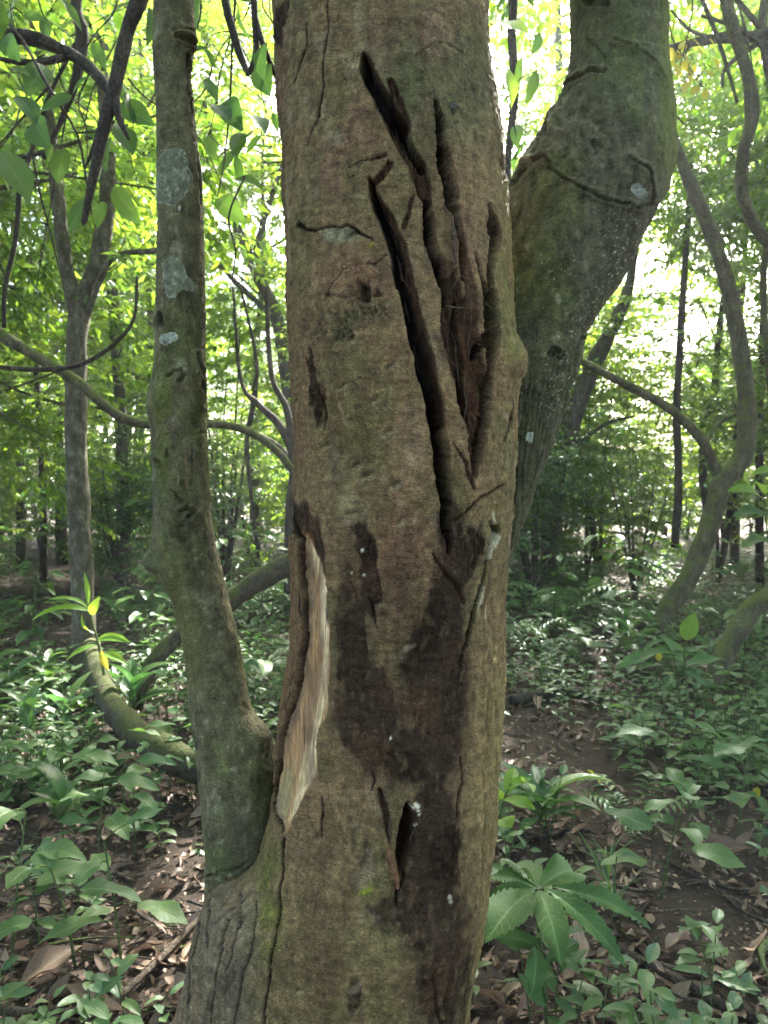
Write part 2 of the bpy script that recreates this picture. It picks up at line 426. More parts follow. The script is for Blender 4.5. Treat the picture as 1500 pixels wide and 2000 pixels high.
# ------------------------------------------------------------------ leaf shapes
def leaf_arrays(nu=4, nv=8, width=0.4, peak=0.42, tip=1.0, fold=0.12, droop=0.25, corr=0.0, ncorr=9, wave=0.0, serr=0.0, curl=0.0, twist=0.0, seed=0):
    """unit-length blade along +Y, face up; returns V, quads, uv"""
    r = np.random.default_rng(seed)
    v = np.linspace(0, 1, nv + 1)
    w = np.sin(np.pi * v ** (math.log(0.5) / math.log(peak))) ** 0.78 * (1 - 0.35 * tip * v ** 5)
    w = np.maximum(w, 0.0) * width / 2
    w[0] = 0.012; w[-1] = 0.002
    if serr > 0: w[1:-1] *= 1 + serr * np.where(np.arange(nv - 1) % 2, 1, -1)
    u = np.linspace(-1, 1, 2 * (nu // 2) + 1)
    U, Vv = np.meshgrid(u, v)
    W = w[:, None]
    X = U * W
    Z = np.abs(U) * W * fold * 2
    Z = Z + corr * np.abs(U) ** 0.7 * np.sin(2 * np.pi * ncorr * (Vv - np.abs(U) * 0.16)) * np.minimum(1, W / (width * 0.25))
    Z = Z + wave * np.sin(Vv * 9 + r.uniform(0, 6) + np.sign(U) * 1.3) * np.abs(U) * W
    if curl: # sides roll up
        ang = U * curl
        X = np.where(np.abs(curl) > 1e-3, W * np.sin(ang) / curl, X); Z = Z + W * (1 - np.cos(ang)) / max(abs(curl), 1e-3) * 1.2
    Y = Vv.copy()
    ang = droop * Vv * 2.0
    step = 1.0 / nv
    cy = np.concatenate([[0], np.cumsum(np.cos(droop * 2.0 * (v[:-1] + step / 2)) * step)])
    cz = np.concatenate([[0], np.cumsum(-np.sin(droop * 2.0 * (v[:-1] + step / 2)) * step)])
    A = ang
    Yp = cy[:, None] + Z * np.sin(A)
    Zp = cz[:, None] + Z * np.cos(A)
    if twist:
        t = twist * Vv; X, Zp = X * np.cos(t) - (Zp - cz[:, None]) * np.sin(t), cz[:, None] + X * np.sin(t) + (Zp - cz[:, None]) * np.cos(t)
    V = np.stack([X, Yp, Zp], -1).reshape(-1, 3)
    m = len(u)
    i = np.arange(nv)[:, None]; j = np.arange(m - 1)[None, :]
    Q = np.stack([i * m + j, i * m + j + 1, (i + 1) * m + j + 1, (i + 1) * m + j], -1).reshape(-1, 4)
    uv = np.stack([(U + 1) / 2, Vv, np.full_like(U, r.uniform()), np.ones_like(U)], -1).reshape(-1, 4)
    return V, Q, uv

def leaf_mesh(name, mat, **k):
    V, Q, uv = leaf_arrays(**k)
    return build_mesh(name, V, Q, mat, True, {'leaf_uv': uv})

# simple 4-triangle blade for canopies
FAR_V = np.array([[0, 0, 0], [-0.2, 0.42, 0.05], [0.2, 0.42, 0.05], [0, 0.46, 0], [0, 1, -0.10]])
FAR_T = np.array([[0, 3, 1], [0, 2, 3], [1, 3, 4], [3, 2, 4]])
FAR_U = np.array([[0.5, 0, 0, 1], [0, 0.42, 0, 1], [1, 0.42, 0, 1], [0.5, 0.46, 0, 1], [0.5, 1, 0, 1]])

def frames(D, U):
    D = D / (np.linalg.norm(D, axis=1)[:, None] + 1e-9)
    X = np.cross(D, U); X /= np.linalg.norm(X, axis=1)[:, None] + 1e-9
    Z = np.cross(X, D)
    return np.stack([X, D, Z], 1)      # rows are local axes

def place_blades(pos, D, U, size, r, tv=FAR_V, tt=FAR_T, tu=FAR_U, wscale=None):
    Fm = frames(D, U)
    T = np.repeat(tv[None], len(pos), 0) * size[:, None, None]
    if wscale is not None: T = T * np.stack([wscale, np.ones_like(wscale), np.ones_like(wscale)], -1)[:, None, :]
    V = np.einsum('nki,nij->nkj', T, Fm) + pos[:, None, :]
    F = tt[None] + (np.arange(len(pos)) * len(tv))[:, None, None]
    A = np.repeat(tu[None], len(pos), 0).copy(); A[..., 2] = r[:, None]
    return V.reshape(-1, 3), F.reshape(-1, tt.shape[1]), A.reshape(-1, 4)

def unit(v): return v / (np.linalg.norm(v, axis=-1, keepdims=True) + 1e-9)

def sprays(acc, tw, starts, dirs, lens, nleaf, leaf, seed, twr=0.004):
    """leafy twigs: two side twigs each, alternate leaves"""
    r = np.random.default_rng(seed)
    for s, d, L in zip(starts, dirs, lens):
        d = unit(np.asarray(d))
        lines = []
        e = s + d * L + np.array([0, 0, -0.12 * L])
        lines.append((s, e))
        side = unit(np.cross(d, [0, 0, 1.0]) + 1e-3)
        for q in (-1, 1):
            a = s + (e - s) * r.uniform(0.2, 0.5)
            lines.append((a, a + unit(d * 0.8 + side * q * 0.8 + r.normal(0, 0.2, 3)) * L * r.uniform(0.45, 0.7) + np.array([0, 0, -0.08 * L])))
        for (a, b) in lines:
            ll = np.linalg.norm(b - a)
            n = max(4, int(nleaf * ll / L / 2))
            t = np.linspace(0.12, 1.0, n) + r.uniform(-0.03, 0.03, n)
            pos = a + (b - a) * t[:, None]
            dd = unit(b - a)
            sd = unit(np.cross(dd, [0, 0, 1.0]) + 1e-3)
            sgn = np.where(np.arange(n) % 2, 1, -1)[:, None]
            D = dd * 0.5 + sd * sgn * r.uniform(0.5, 1.1, (n, 1)) + np.array([0, 0, -0.32]) + r.normal(0, 0.28, (n, 3))
            U = np.array([0, 0, 1.0]) + r.normal(0, 0.42, (n, 3))
            V, F, A = place_blades(pos, D, U, leaf * r.uniform(0.65, 1.25, n), r.uniform(0, 1, n))
            acc.add(V, None, F, A)
            if tw is not None:
                V, Q, T = tube([a, (a + b) / 2 + r.normal(0, 0.01, 3), b], [twr, twr * 0.4], 4, 3, cap=False)
                tw.add(V, Q)
# @@SETTING
# ------------------------------------------------------------------ ground
PATH_PTS = [(1420, 1960, 60), (1330, 1800, 55), (1200, 1600, 45), (1130, 1480, 40)]
def _gh(x, y):
    return 0.05 * fbm(np.asarray(x) * 0.5, np.asarray(y) * 0.5, 0.3, 3, 5) + 0.018 * fbm(np.asarray(x) * 3, np.asarray(y) * 3, 0.7, 2, 9)

_gx, _gy = np.arange(-18, 18.01, .06), np.arange(-12, 30.01, .06)
_GH = _gh(*np.meshgrid(_gx, _gy))
def ground_h(x, y):
    if np.ndim(x) == 0:
        i = min(max((y + 12) / .06, 0), len(_gy) - 2); j = min(max((x + 18) / .06, 0), len(_gx) - 2)
        a, b = int(i), int(j); u, v = i - a, j - b
        return (_GH[a, b] * (1 - v) + _GH[a, b + 1] * v) * (1 - u) + (_GH[a + 1, b] * (1 - v) + _GH[a + 1, b + 1] * v) * u
    return _gh(x, y)

def make_ground():
    def axis(fine_a, fine_b, step, far, k):
        a = list(np.arange(fine_a, fine_b, step)); s = step; x = fine_b
        while x < far: a.append(x); s *= k; x += s
        s = step; x = fine_a; pre = []
        while x > -far: s *= k; x -= s; pre.append(x)
        return np.array(pre[::-1] + a)
    xs, ys = axis(-2.6, 2.6, 0.035, 400, 1.16), axis(0.8, 5.5, 0.035, 400, 1.14)
    X, Y = np.meshgrid(xs, ys)
    Z = ground_h(X, Y) * np.exp(-np.maximum(0, np.hypot(X, Y) - 40) / 40)
    Z = Z + np.where((np.abs(X) < 4) & (Y < 7), 0.008 * perlin(X * 11, Y * 11, 0.2, 3) + 0.005 * perlin(X * 27, Y * 27, 0.4, 4), 0)
    V = np.stack([X, Y, Z], -1).reshape(-1, 3)
    n, m = X.shape
    i = np.arange(n - 1)[:, None]; j = np.arange(m - 1)[None, :]
    Q = np.stack([i * m + j, i * m + j + 1, (i + 1) * m + j + 1, (i + 1) * m + j], -1).reshape(-1, 4)
    o = link('ground', build_mesh('ground', V, Q, M['soil']), kind='structure', label='dark brown forest soil', cat='ground')
make_ground()

# ------------------------------------------------------------------ the cracked tree
def smooth_rows(rows, py, s=14):
    rows = np.array(rows, float)
    lo, hi = min(rows[0, 0], py.min()) - 60, max(rows[-1, 0], py.max()) + 60
    d = np.arange(lo, hi, 4.0)
    k = np.exp(-0.5 * (np.arange(-12, 13) * 4.0 / s) ** 2); k /= k.sum()
    res = []
    for c in range(1, rows.shape[1]):
        v = np.interp(d, rows[:, 0], rows[:, c]); v = np.convolve(np.pad(v, 12, mode='edge'), k, 'valid')
        res.append(np.interp(py, d, v))
    return res

def stem_grid(rows, drows, py, nf, nb, axis=None, rf=1.0, s=14, shear=None):
    xl, xr = smooth_rows(rows, py, s)
    D = smooth_rows(drows, py, 40)[0]
    ax = smooth_rows(axis, py, 40)[0] if axis is not None else (xl + xr) / 2
    a0, a1 = (R(-20), R(200)) if shear is None else (R(-46), R(226))
    th = np.concatenate([np.linspace(a0, a1, nf), np.linspace(a1, a0 + 2 * np.pi, nb + 2)[1:-1]])
    pl = np.array([P(a, b, c) for a, b, c in zip(xl, py, D)]); pr = np.array([P(a, b, c) for a, b, c in zip(xr, py, D)])
    pa = np.array([P(a, b, c) for a, b, c in zip(ax, py, D)])
    k = 0.985
    RL, RR = (pa[:, 0] - pl[:, 0]) * k, (pr[:, 0] - pa[:, 0]) * k
    RF = np.minimum(0.5 * (RL + RR), RR * 1.08) * rf
    th = th[None] + (np.zeros(len(py)) if shear is None else shear)[:, None]
    c, sn = np.cos(th), np.sin(th)
    X = pa[:, :1] + np.where(c > 0, RR[:, None] * c, RL[:, None] * c)
    Y = D[:, None] - RF[:, None] * sn
    Z = np.repeat(pa[:, 2:3], th.shape[1], 1)
    G = np.stack([X, Y, Z], -1)
    return G, th

def grid_normals(G):
    du = np.roll(G, -1, 1) - np.roll(G, 1, 1)
    dv = np.gradient(G, axis=0)
    n = np.cross(dv, du)
    n = unit(n)
    c = G.mean(1, keepdims=True)
    flip = np.sign(((G - c) * n).sum(-1).mean())
    return n * flip

def grid_faces(n, m, flip=False):
    i = np.arange(n - 1)[:, None]; j = np.arange(m)[None, :]
    a, b, c, d = i * m + j, i * m + (j + 1) % m, (i + 1) * m + (j + 1) % m, (i + 1) * m + j
    return np.stack([a, d, c, b], -1).reshape(-1, 4)

def line_sdf(px, py, pts):
    """signed distance (pixels) to a polyline whose points carry (x, y, halfwidth)"""
    pts = np.asarray(pts, float)
    out = np.full(px.shape, 999.0)
    x0, x1 = pts[:, 0].min() - 60, pts[:, 0].max() + 60
    y0, y1 = pts[:, 1].min() - 60, pts[:, 1].max() + 60
    sel = (px > x0) & (px < x1) & (py > y0) & (py < y1)
    if not sel.any(): return out
    qx, qy = px[sel], py[sel]; best = np.full(qx.shape, 999.0)
    for a, b in zip(pts[:-1], pts[1:]):
        d = b[:2] - a[:2]; L = d @ d + 1e-6
        t = np.clip(((qx - a[0]) * d[0] + (qy - a[1]) * d[1]) / L, 0, 1)
        dist = np.hypot(qx - a[0] - t * d[0], qy - a[1] - t * d[1]) - (a[2] + (b[2] - a[2]) * t)
        best = np.minimum(best, dist)
    out[sel] = best
    return out

def blob(px, py, cx, cy, rx, ry, rot=0.0, soft=0.5):
    c, s = math.cos(rot), math.sin(rot)
    x, y = px - cx, py - cy
    d = np.hypot((x * c + y * s) / rx, (-x * s + y * c) / ry)
    return 1 - sst(1 - soft, 1 + soft, d)

def lerp3(C, c, m):
    m = np.clip(m, 0, 1)[..., None]
    return C * (1 - m) + np.array(c) * m

PY_FRAME = np.concatenate([np.linspace(-3300, -150, 26), np.linspace(-60, 2040, 690), np.linspace(2090, 2620, 20)])

PY_SIDE = np.concatenate([np.linspace(-3300, -150, 20), np.linspace(-60, 2040, 560), np.linspace(2090, 2620, 10)])
ALB = np.array([1.05, 0.88, 0.69]); ALB2 = np.array([0.80, 0.80, 0.60])
def hero_trunk():
    rows = [(-3300, 575, 915), (-1200, 560, 935), (-100, 533, 958), (0, 535, 960), (100, 535, 963), (200, 540, 972), (300, 545, 982), (400, 548, 988), (500, 555, 994),
            (600, 558, 1000), (650, 560, 1010), (700, 566, 1021), (750, 570, 1020), (800, 572, 1012), (900, 578, 1006), (1000, 573, 1002), (1030, 568, 999),
            (1100, 568, 992), (1200, 566, 985), (1300, 560, 982), (1400, 546, 980), (1500, 535, 975), (1600, 520, 968), (1650, 508, 960), (1690, 490, 954),
            (1715, 450, 952), (1740, 402, 950), (1800, 380, 940), (1900, 355, 925), (2000, 330, 912), (2200, 280, 915), (2450, 190, 960), (2620, 120, 1030)]
    drows = [(-3300, 1.37), (2700, 1.35)]
    axis = [(-3300, 745), (-100, 746), (500, 775), (1000, 787), (1500, 755), (1650, 735), (1800, 725), (2000, 715), (2620, 690)]
    shear = -np.clip(PY_FRAME - 650, -560, 480) * .21 / 215          # columns run along the splits
    G, th = stem_grid(rows, drows, PY_FRAME, 440, 30, axis, 1.0, 14, shear)
    N = grid_normals(G)
    px, py = PROJ(G)
    front = sst(-0.25, 0.1, np.sin(th))
    X, Y, Z = G[..., 0], G[..., 1], G[..., 2]
    ang = th * 0.2 + 0 * Z          # arc length round the trunk
    # irregular edges
    wx = px + 4.5 * perlin(px / 40, py / 60, 0.1, 1) + 2.2 * perlin(px / 16, py / 38, 0.5, 2) + 1.5 * perlin(px / 7, py / 24, 0.5, 4) + .8 * perlin(px / 3, py / 10, .2, 6)
    wy = py + 5 * perlin(px / 30, py / 30, 0.7, 3)
    disp = 0.010 * perlin(X * 5, Y * 5, Z * 2.6, 7) + 0.004 * fbm(X * 16, Y * 16, Z * 8, 3, 8)
    disp += 0.0012 * perlin(ang * 60, Z * 160, 0.0, 21) + 0.0014 * fbm(ang * 90, Z * 90, 0.3, 2, 25)
    # horizontal growth wrinkles
    wr = perlin(ang * 14, Z * 95 + 2.2 * perlin(ang * 9, Z * 6, 0, 31), 0.2, 33)
    disp += 0.0018 * wr * (0.6 + 0.6 * perlin(ang * 5, Z * 4, 0, 35))
    # vertical furrows low on the trunk and on the buttress
    low = sst(1150, 1700, py); lobe = sst(540, 470, px) * sst(1690, 1760, py)
    rightlow = sst(850, 930, px - (py - 1500) * -0.06) * sst(1050, 1300, py)
    fur = 1 - np.abs(perlin(ang * 55 + 0.6 * perlin(ang * 20, Z * 8, 0, 41), Z * 5.5, 0.4, 43)) * 2.2
    disp -= 0.0040 * np.clip(fur, 0, 1) ** 2 * np.clip(0.35 * low + 0.9 * lobe + 1.0 * rightlow, 0, 1.1) * front
    # colours of the bark itself
    n1 = fbm(X * 7, Y * 7, Z * 5, 4, 50); n2 = fbm(X * 22, Y * 22, Z * 16, 3, 55); n3 = perlin(X * 60, Y * 60, Z * 40, 60)
    C = np.ones(px.shape + (3,)) * np.array([0.165, 0.125, 0.076])
    C = lerp3(C, (0.118, 0.115, 0.056), sst(-0.25, 0.45, n1 + 0.25 * n2) * 0.8)
    C = lerp3(C, (0.175, 0.170, 0.112), sst(700, 100, py) * (0.35 + 0.4 * n2))
    C = lerp3(C, (0.23, 0.20, 0.15), sst(0.42, 0.8, n2 + 0.35 * n3) * 0.7)
    C = lerp3(C, (0.165, 0.105, 0.078), sst(0.15, 0.7, perlin(X * 9, Y * 9, Z * 6, 65) + 0.4 * n2) * 0.7)
    C = lerp3(C, (0.075, 0.090, 0.05), blob(wx, wy, 880, 140, 130, 130) * 0.75)          # green-grey shade of algae high on the trunk
    C = lerp3(C, (0.10, 0.13, 0.022), sst(955, 1005, px) * sst(1050, 300, py) * (0.5 + 0.6 * n2))
    C = lerp3(C, (0.17, 0.16, 0.075), sst(890, 960, px + (py - 1400) * 0.09) * sst(1150, 1350, py) * (0.55 + 0.35 * n2))
    C = lerp3(C, (0.14, 0.125, 0.10), lobe * (0.75 + 0.3 * n2))
    C = lerp3(C, (0.07, 0.06, 0.05), lobe * sst(0.1, .5, perlin(ang * 40, Z * 7, .1, 219)) * .7)
    C = lerp3(C, (0.09, 0.115, 0.02), blob(wx, wy, 528, 1780, 22, 130) * sst(-0.2, 0.4, n2 + 0.2) * 0.8)
    C = lerp3(C, (0.118, 0.108, 0.052), sst(1600, 1900, py) * (1 - lobe) * 0.5)
    for cx, cy, rx, ry, c, a in [(640, 300, 14, 60, (0.26, 0.20, 0.15), .7), (655, 270, 12, 18, (0.24, 0.27, 0.22), .8), (663, 455, 40, 16, (0.21, 0.25, 0.2), .7),
                                 (850, 60, 40, 50, (0.19, 0.14, 0.11), .8), (760, 60, 40, 60, (0.12, 0.085, 0.065), .7), (650, 330, 30, 60, (0.17, 0.10, 0.075), .6),
                                 (650, 800, 30, 70, (0.20, 0.16, 0.09), .6), (800, 860, 25, 70, (0.23, 0.17, 0.13), .6), (690, 985, 30, 30, (0.26, 0.24, 0.17), .55),
                                 (660, 910, 14, 30, (0.27, 0.25, 0.2), .6), (775, 1100, 60, 160, (0.17, 0.10, 0.07), .6), (820, 380, 26, 60, (0.17, 0.14, 0.085), .5),
                                 (690, 540, 70, 40, (0.19, 0.115, 0.085), .7), (800, 560, 12, 90, (0.22, 0.18, 0.14), .4), (700, 1160, 40, 80, (0.16, 0.12, 0.07), .5)]:
        C = lerp3(C, c, blob(wx, wy, cx, cy, rx, ry, 0, 0.6) * a * np.clip(0.8 + 0.7 * n2, 0, 1))
    C = C * np.clip(1 + .12 * wr + .16 * perlin(ang * 45, Z * 210, .3, 240), .5, 1.6)[..., None]
    fk = fbm(X * 24, Y * 24, Z * 17, 3, 250); fk2 = fbm(X * 50, Y * 50, Z * 30, 2, 255)
    fs = sst(.10, .15, fk) + .7 * sst(-.30, -.26, fk) + .6 * sst(.22, .27, fk2)
    disp += .0011 * (fs - .9); C = C * (1 + .08 * (fs - .9))[..., None]
    edge = np.exp(-((fk - .11) / .035) ** 2) * sst(0, .4, n1); C = lerp3(C, (.055, .045, .03), edge * .5)
    mot = fbm(X * 70, Y * 70, Z * 50, 3, 216); C = C * np.clip(1 + .34 * mot + .12 * n3, .35, 1.9)[..., None]
    drip = sst(.15, .6, perlin(ang * 26, Z * 2.4, .2, 218) + .35 * n2); C = lerp3(C, (0.075, 0.055, 0.035), drip * .55 * (1 - lobe))
    dark = np.zeros(px.shape)
    # reddish-brown and black stained bark
    for cx, cy, rx, ry, rot, a in [(870, 1200, 34, 210, 0.08, .85), (850, 1370, 62, 190, 0.05, .85), (720, 1120, 22, 95, -0.1, .9), (690, 1260, 30, 120, 0, .8), (720, 1400, 60, 110, 0.1, .7),
                                   (610, 1050, 30, 90, -0.25, .75), (800, 1480, 60, 70, 0, .8), (850, 1650, 55, 160, 0, .75),
                                   (830, 1780, 90, 90, 0, .7), (870, 1900, 60, 160, 0, .6), (555, 60, 14, 40, 0, .8), (910, 1100, 26, 80, 0.2, .8), (705, 1650, 30, 60, 0, .4), (690, 1950, 20, 40, 0, .6),
                                   (900, 620, 50, 90, 0.1, .6), (620, 780, 16, 60, -0.2, .7), (610, 720, 10, 60, -0.15, .7), (570, 1480, 8, 60, .2, .6)]:
        dark = np.maximum(dark, blob(wx + 14 * n2, wy + 22 * n1, cx, cy, rx, ry, rot, 0.45) * a)
    vs = perlin(ang * 60, Z * 4.5, .3, 260) + .5 * perlin(ang * 130, Z * 9, .6, 262)
    wash = np.maximum.reduce([blob(wx + 20 * n1, wy, 775, 1330, 125, 270, 0, .55) * .62, blob(wx + 12 * n1, wy, 865, 1300, 55, 330, .05, .5) * .8, blob(wx + 10 * n1, wy, 850, 1780, 60, 300, 0, .6) * .6, blob(wx, wy, 700, 1200, 50, 170, 0, .6) * .6]) * front
    C = lerp3(C, (0.055, 0.040, 0.029), np.clip(wash * (1 + .55 * vs), 0, .9))
    rag = fbm(X * 45, Y * 45, Z * 24, 3, 212)
    dk = sst(.30, .58, dark + .28 * rag + .18 * n2) * front * np.clip(dark * 1.6, 0, 1)
    C = lerp3(C, (0.034, 0.026, 0.021), dk * .95)
    C = lerp3(C, (0.020, 0.016, 0.013), dk * sst(.05, .5, perlin(X * 20, Y * 20, Z * 9, 214) + .4 * rag) * .85)
    C = lerp3(C, (0.13, 0.095, 0.06), dk * sst(.4, .75, rag + .3 * n3) * .4)
    C = lerp3(C, (0.070, 0.042, 0.028), dk * sst(0.1, 0.6, perlin(X * 14, Y * 14, Z * 10, 71)) * 0.5)
    disp += dk * (0.0030 * fbm(X * 60, Y * 60, Z * 45, 2, 75) - .0015)
    # bark dents
    for cx, cy, w in [(764, 715, 9), (731, 777, 10), (753, 843, 9), (700, 909, 8), (716, 929, 9), (771, 944, 8), (691, 999, 14), (782, 1015, 8), (793, 1261, 9), (682, 660, 8), (640, 870, 7), (668, 755, 7),
                      (690, 1925, 9), (580, 1935, 6), (740, 1180, 6), (810, 590, 5), (690, 455, 10)]:
        jx, jy = wx + 5 * perlin(px / 9, py / 6, .3, 210), wy + 4 * perlin(px / 7, py / 5, .8, 211)
        m = blob(jx, jy, cx, cy, w * 1.25, w * 0.42, -0.45, 0.5) * front
        disp -= 0.0035 * m; C = lerp3(C, (0.06, 0.062, 0.035), m * 0.85)
        C = lerp3(C, (0.24, 0.215, 0.16), (blob(jx, jy, cx + 2, cy + w * .9, w * 1.6, w * .6, -0.4, 0.6)) * (1 - m) * .55 * front)
    # thin cracks and scars
    def crack(pts, depth, col, soft=2.0, lip=0.0, colw=2.0, cm=0.95):
        nonlocal disp, C
        s = line_sdf(wx, wy, pts)
        sf = min(soft, 1.8)
        m = (1 - sst(-sf, sf * .6, s)) * front
        disp = disp - depth * m * (1 + .25 * n2)
        if lip: disp = disp + .35 * lip * (1 - sst(2, 24, s)) * (1 - m) * front * (.6 + n2)
        C = lerp3(C, col, (1 - sst(-1, colw, s)) * front * cm)
        return s, m
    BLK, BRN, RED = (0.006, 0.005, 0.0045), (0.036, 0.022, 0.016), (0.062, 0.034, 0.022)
    crack([(647, -60, 1.5), (641, 66, 1.5), (626, 161, 2.4), (617, 227, 2), (601, 282, 1)], 0.004, BRN, 2, .001)
    crack([(603, 48, 1), (597, 99, 2.2), (571, 161, 1)], 0.004, BRN, 2, .001)
    crack([(584, 440, 6), (596, 446, 3), (610, 449, 1.5), (647, 440, 1.5), (676, 438, 1.5), (705, 455, 3), (727, 466, 1.5)], 0.005, BLK, 2, .0025, 3)
    crack([(676, 326, 1), (720, 312, 2), (753, 304, 3)], 0.004, BRN, 2, .003)
    crack([(632, 579, 2), (645, 550, 1), (665, 528, 1), (700, 516, 1), (735, 513, 2), (758, 495, 1)], 0.003, BRN, 2, .003)
    qx_, qy_ = wx + 9 * perlin(px / 15, py / 15, .2, 230) + 5 * perlin(px / 6, py / 6, .2, 231), wy + 9 * perlin(px / 13, py / 13, .7, 232)
    pm = np.maximum(blob(qx_, qy_, 708, 568, 14, 24, -.2, .35), .8 * blob(qx_, qy_, 735, 572, 9, 8, 0, .4)) * front
    disp -= .009 * pm; C = lerp3(C, (.025, .018, .014), pm)
    crack([(630, 578, 3), (650, 574, 1), (672, 580, 1.5), (692, 576, 2)], 0.004, (.04, .028, .02), 2, .002, 2, .7)
    mm = np.clip(np.maximum(blob(qx_, qy_, 655, 628, 75, 40, -.12, .4), blob(qx_, qy_, 715, 610, 45, 34, -.4, .4)) * (.55 + .8 * perlin(px / 5, py / 7, .4, 233) + .5 * n2), 0, 1) * front
    C = lerp3(C, (.040, .043, .026), mm); disp += .004 * mm * perlin(px / 6, py / 8, .1, 234) - .002 * mm
    crack([(596, 700, 1), (615, 740, 3), (632, 790, 3), (636, 840, 1)], 0.003, BRN, 2, .001)
    crack([(655, 770, 1), (668, 800, 1.3), (672, 830, 1)], 0.002, (0.27, 0.2, 0.14), 1, 0)
    crack([(815, 108, 1), (850, 80, 1), (890, 85, 1.5), (912, 108, 1)], 0.003, (0.06, 0.065, 0.04), 2, .003)
    crack([(720, 1160, 1), (730, 1190, 2), (738, 1225, 1)], 0.005, BLK, 2)
    crack([(881, 865, 1), (905, 905, 3), (929, 957, 3)], 0.005, BRN, 3, 0)
    crack([(889, 1019, 2), (925, 985, 3), (977, 945, 2)], 0.005, BRN, 3, 0)
    crack([(845, 1080, 2), (865, 1120, 4), (895, 1150, 6), (910, 1180, 3)], 0.006, BRN, 4, 0)
    crack([(1000, 780, 1), (995, 820, 3), (985, 860, 2)], 0.006, BRN, 3)
    crack([(985, 245, 2), (978, 300, 2), (985, 350, 2)], 0.005, BRN, 2)
    crack([(628, 1555, 1), (630, 1590, 2), (624, 1640, 1)], 0.003, BLK, 1.5)
    crack([(555, 1640, 3), (552, 1700, 2), (543, 1800, 2), (530, 1850, 2), (515, 2000, 2)], 0.007, BLK, 3, .002)
    crack([(590, 1400, 1), (622, 1430, 1)], 0.001, BRN, 1)
    crack([(842, 1900, 2), (856, 2000, 2), (858, 2060, 2)], 0.005, BRN, 3)
    crack([(902, 1480, 2), (905, 1530, 3), (895, 1600, 2)], 0.005, BRN, 3)
    for pts in ([(390, 1800), (372, 1900), (362, 2000)], [(440, 1790), (425, 1880), (405, 2030)], [(500, 1760), (485, 1860), (452, 2030)], [(415, 1735), (405, 1800), (398, 1850)], [(470, 1740), (462, 1830), (440, 1900)]):
        crack([(a, b, 1.6) for a, b in pts], 0.006, (0.035, 0.03, 0.028), 3, .0015)
    # the deep splits, inner wood first, dark slots after
    crack([(858, 500, 6), (880, 560, 18), (896, 640, 34), (912, 700, 36), (922, 760, 30), (926, 830, 20), (924, 900, 9), (926, 930, 4)], 0.014, BRN, 7, .003, 4)
    crack([(905, 480, 8), (920, 560, 10), (925, 640, 14), (928, 720, 12), (932, 800, 8)], 0.006, RED, 5, 0, 4, .8)
    crack([(711, 104, 3), (716, 140, 11), (739, 185, 14), (764, 235, 15), (789, 285, 17), (813, 325, 16), (829, 370, 15), (836, 398, 8)], 0.010, BRN, 5, .003, 4)
    crack([(762, 160, 4), (775, 200, 10), (790, 250, 12)], 0.006, BRN, 5, 0, 5)
    crack([(725, 355, 4), (738, 400, 9), (762, 440, 12), (781, 480, 13), (795, 540, 13), (810, 610, 13), (831, 690, 12), (847, 760, 11), (860, 830, 9)], 0.008, BRN, 5, .003, 4)
    crack([(760, 320, 8), (745, 345, 8), (730, 360, 6)], 0.006, BRN, 4, .001)
    crack([(790, 440, 6), (800, 400, 4), (808, 380, 3)], 0.005, BRN, 3, 0)
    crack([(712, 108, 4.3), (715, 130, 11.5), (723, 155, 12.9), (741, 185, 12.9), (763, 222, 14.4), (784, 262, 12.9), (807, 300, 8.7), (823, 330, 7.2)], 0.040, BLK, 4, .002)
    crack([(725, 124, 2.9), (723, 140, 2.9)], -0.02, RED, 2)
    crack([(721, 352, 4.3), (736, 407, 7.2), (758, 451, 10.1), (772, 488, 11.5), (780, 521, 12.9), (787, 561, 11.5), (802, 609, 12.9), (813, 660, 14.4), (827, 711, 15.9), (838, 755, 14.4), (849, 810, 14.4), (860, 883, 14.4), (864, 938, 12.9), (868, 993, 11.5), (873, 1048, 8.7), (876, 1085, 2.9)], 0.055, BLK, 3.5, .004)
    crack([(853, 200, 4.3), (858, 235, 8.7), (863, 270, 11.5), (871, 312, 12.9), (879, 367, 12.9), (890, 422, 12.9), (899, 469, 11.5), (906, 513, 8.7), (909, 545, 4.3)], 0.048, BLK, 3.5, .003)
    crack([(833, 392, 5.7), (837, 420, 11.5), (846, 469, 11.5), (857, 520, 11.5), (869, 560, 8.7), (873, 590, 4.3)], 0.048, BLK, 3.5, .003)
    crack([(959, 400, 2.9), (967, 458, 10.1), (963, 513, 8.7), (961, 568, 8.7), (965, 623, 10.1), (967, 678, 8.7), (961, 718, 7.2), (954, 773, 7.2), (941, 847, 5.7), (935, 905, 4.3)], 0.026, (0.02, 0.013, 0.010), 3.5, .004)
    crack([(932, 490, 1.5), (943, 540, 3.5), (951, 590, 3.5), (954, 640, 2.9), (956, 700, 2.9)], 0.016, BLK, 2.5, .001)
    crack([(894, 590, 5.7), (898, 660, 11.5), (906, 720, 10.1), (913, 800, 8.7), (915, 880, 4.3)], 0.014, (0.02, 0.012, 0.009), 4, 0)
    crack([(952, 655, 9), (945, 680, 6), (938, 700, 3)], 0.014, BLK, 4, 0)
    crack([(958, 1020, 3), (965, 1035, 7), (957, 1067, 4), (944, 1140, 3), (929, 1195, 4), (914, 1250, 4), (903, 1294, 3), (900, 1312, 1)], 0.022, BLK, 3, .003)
    inner = np.clip(1 - sst(.035, .075, C.max(-1)), 0, 1) * front * sst(1120, 1050, py)
    stq = perlin((px - py * .16) / 3.2, py / 70, .2, 201) + .5 * perlin((px - py * .16) / 1.7, py / 40, .6, 203)
    disp += inner * .0038 * stq
    C = C * np.clip(1 + inner * .8 * stq, .25, 2.2)[..., None]
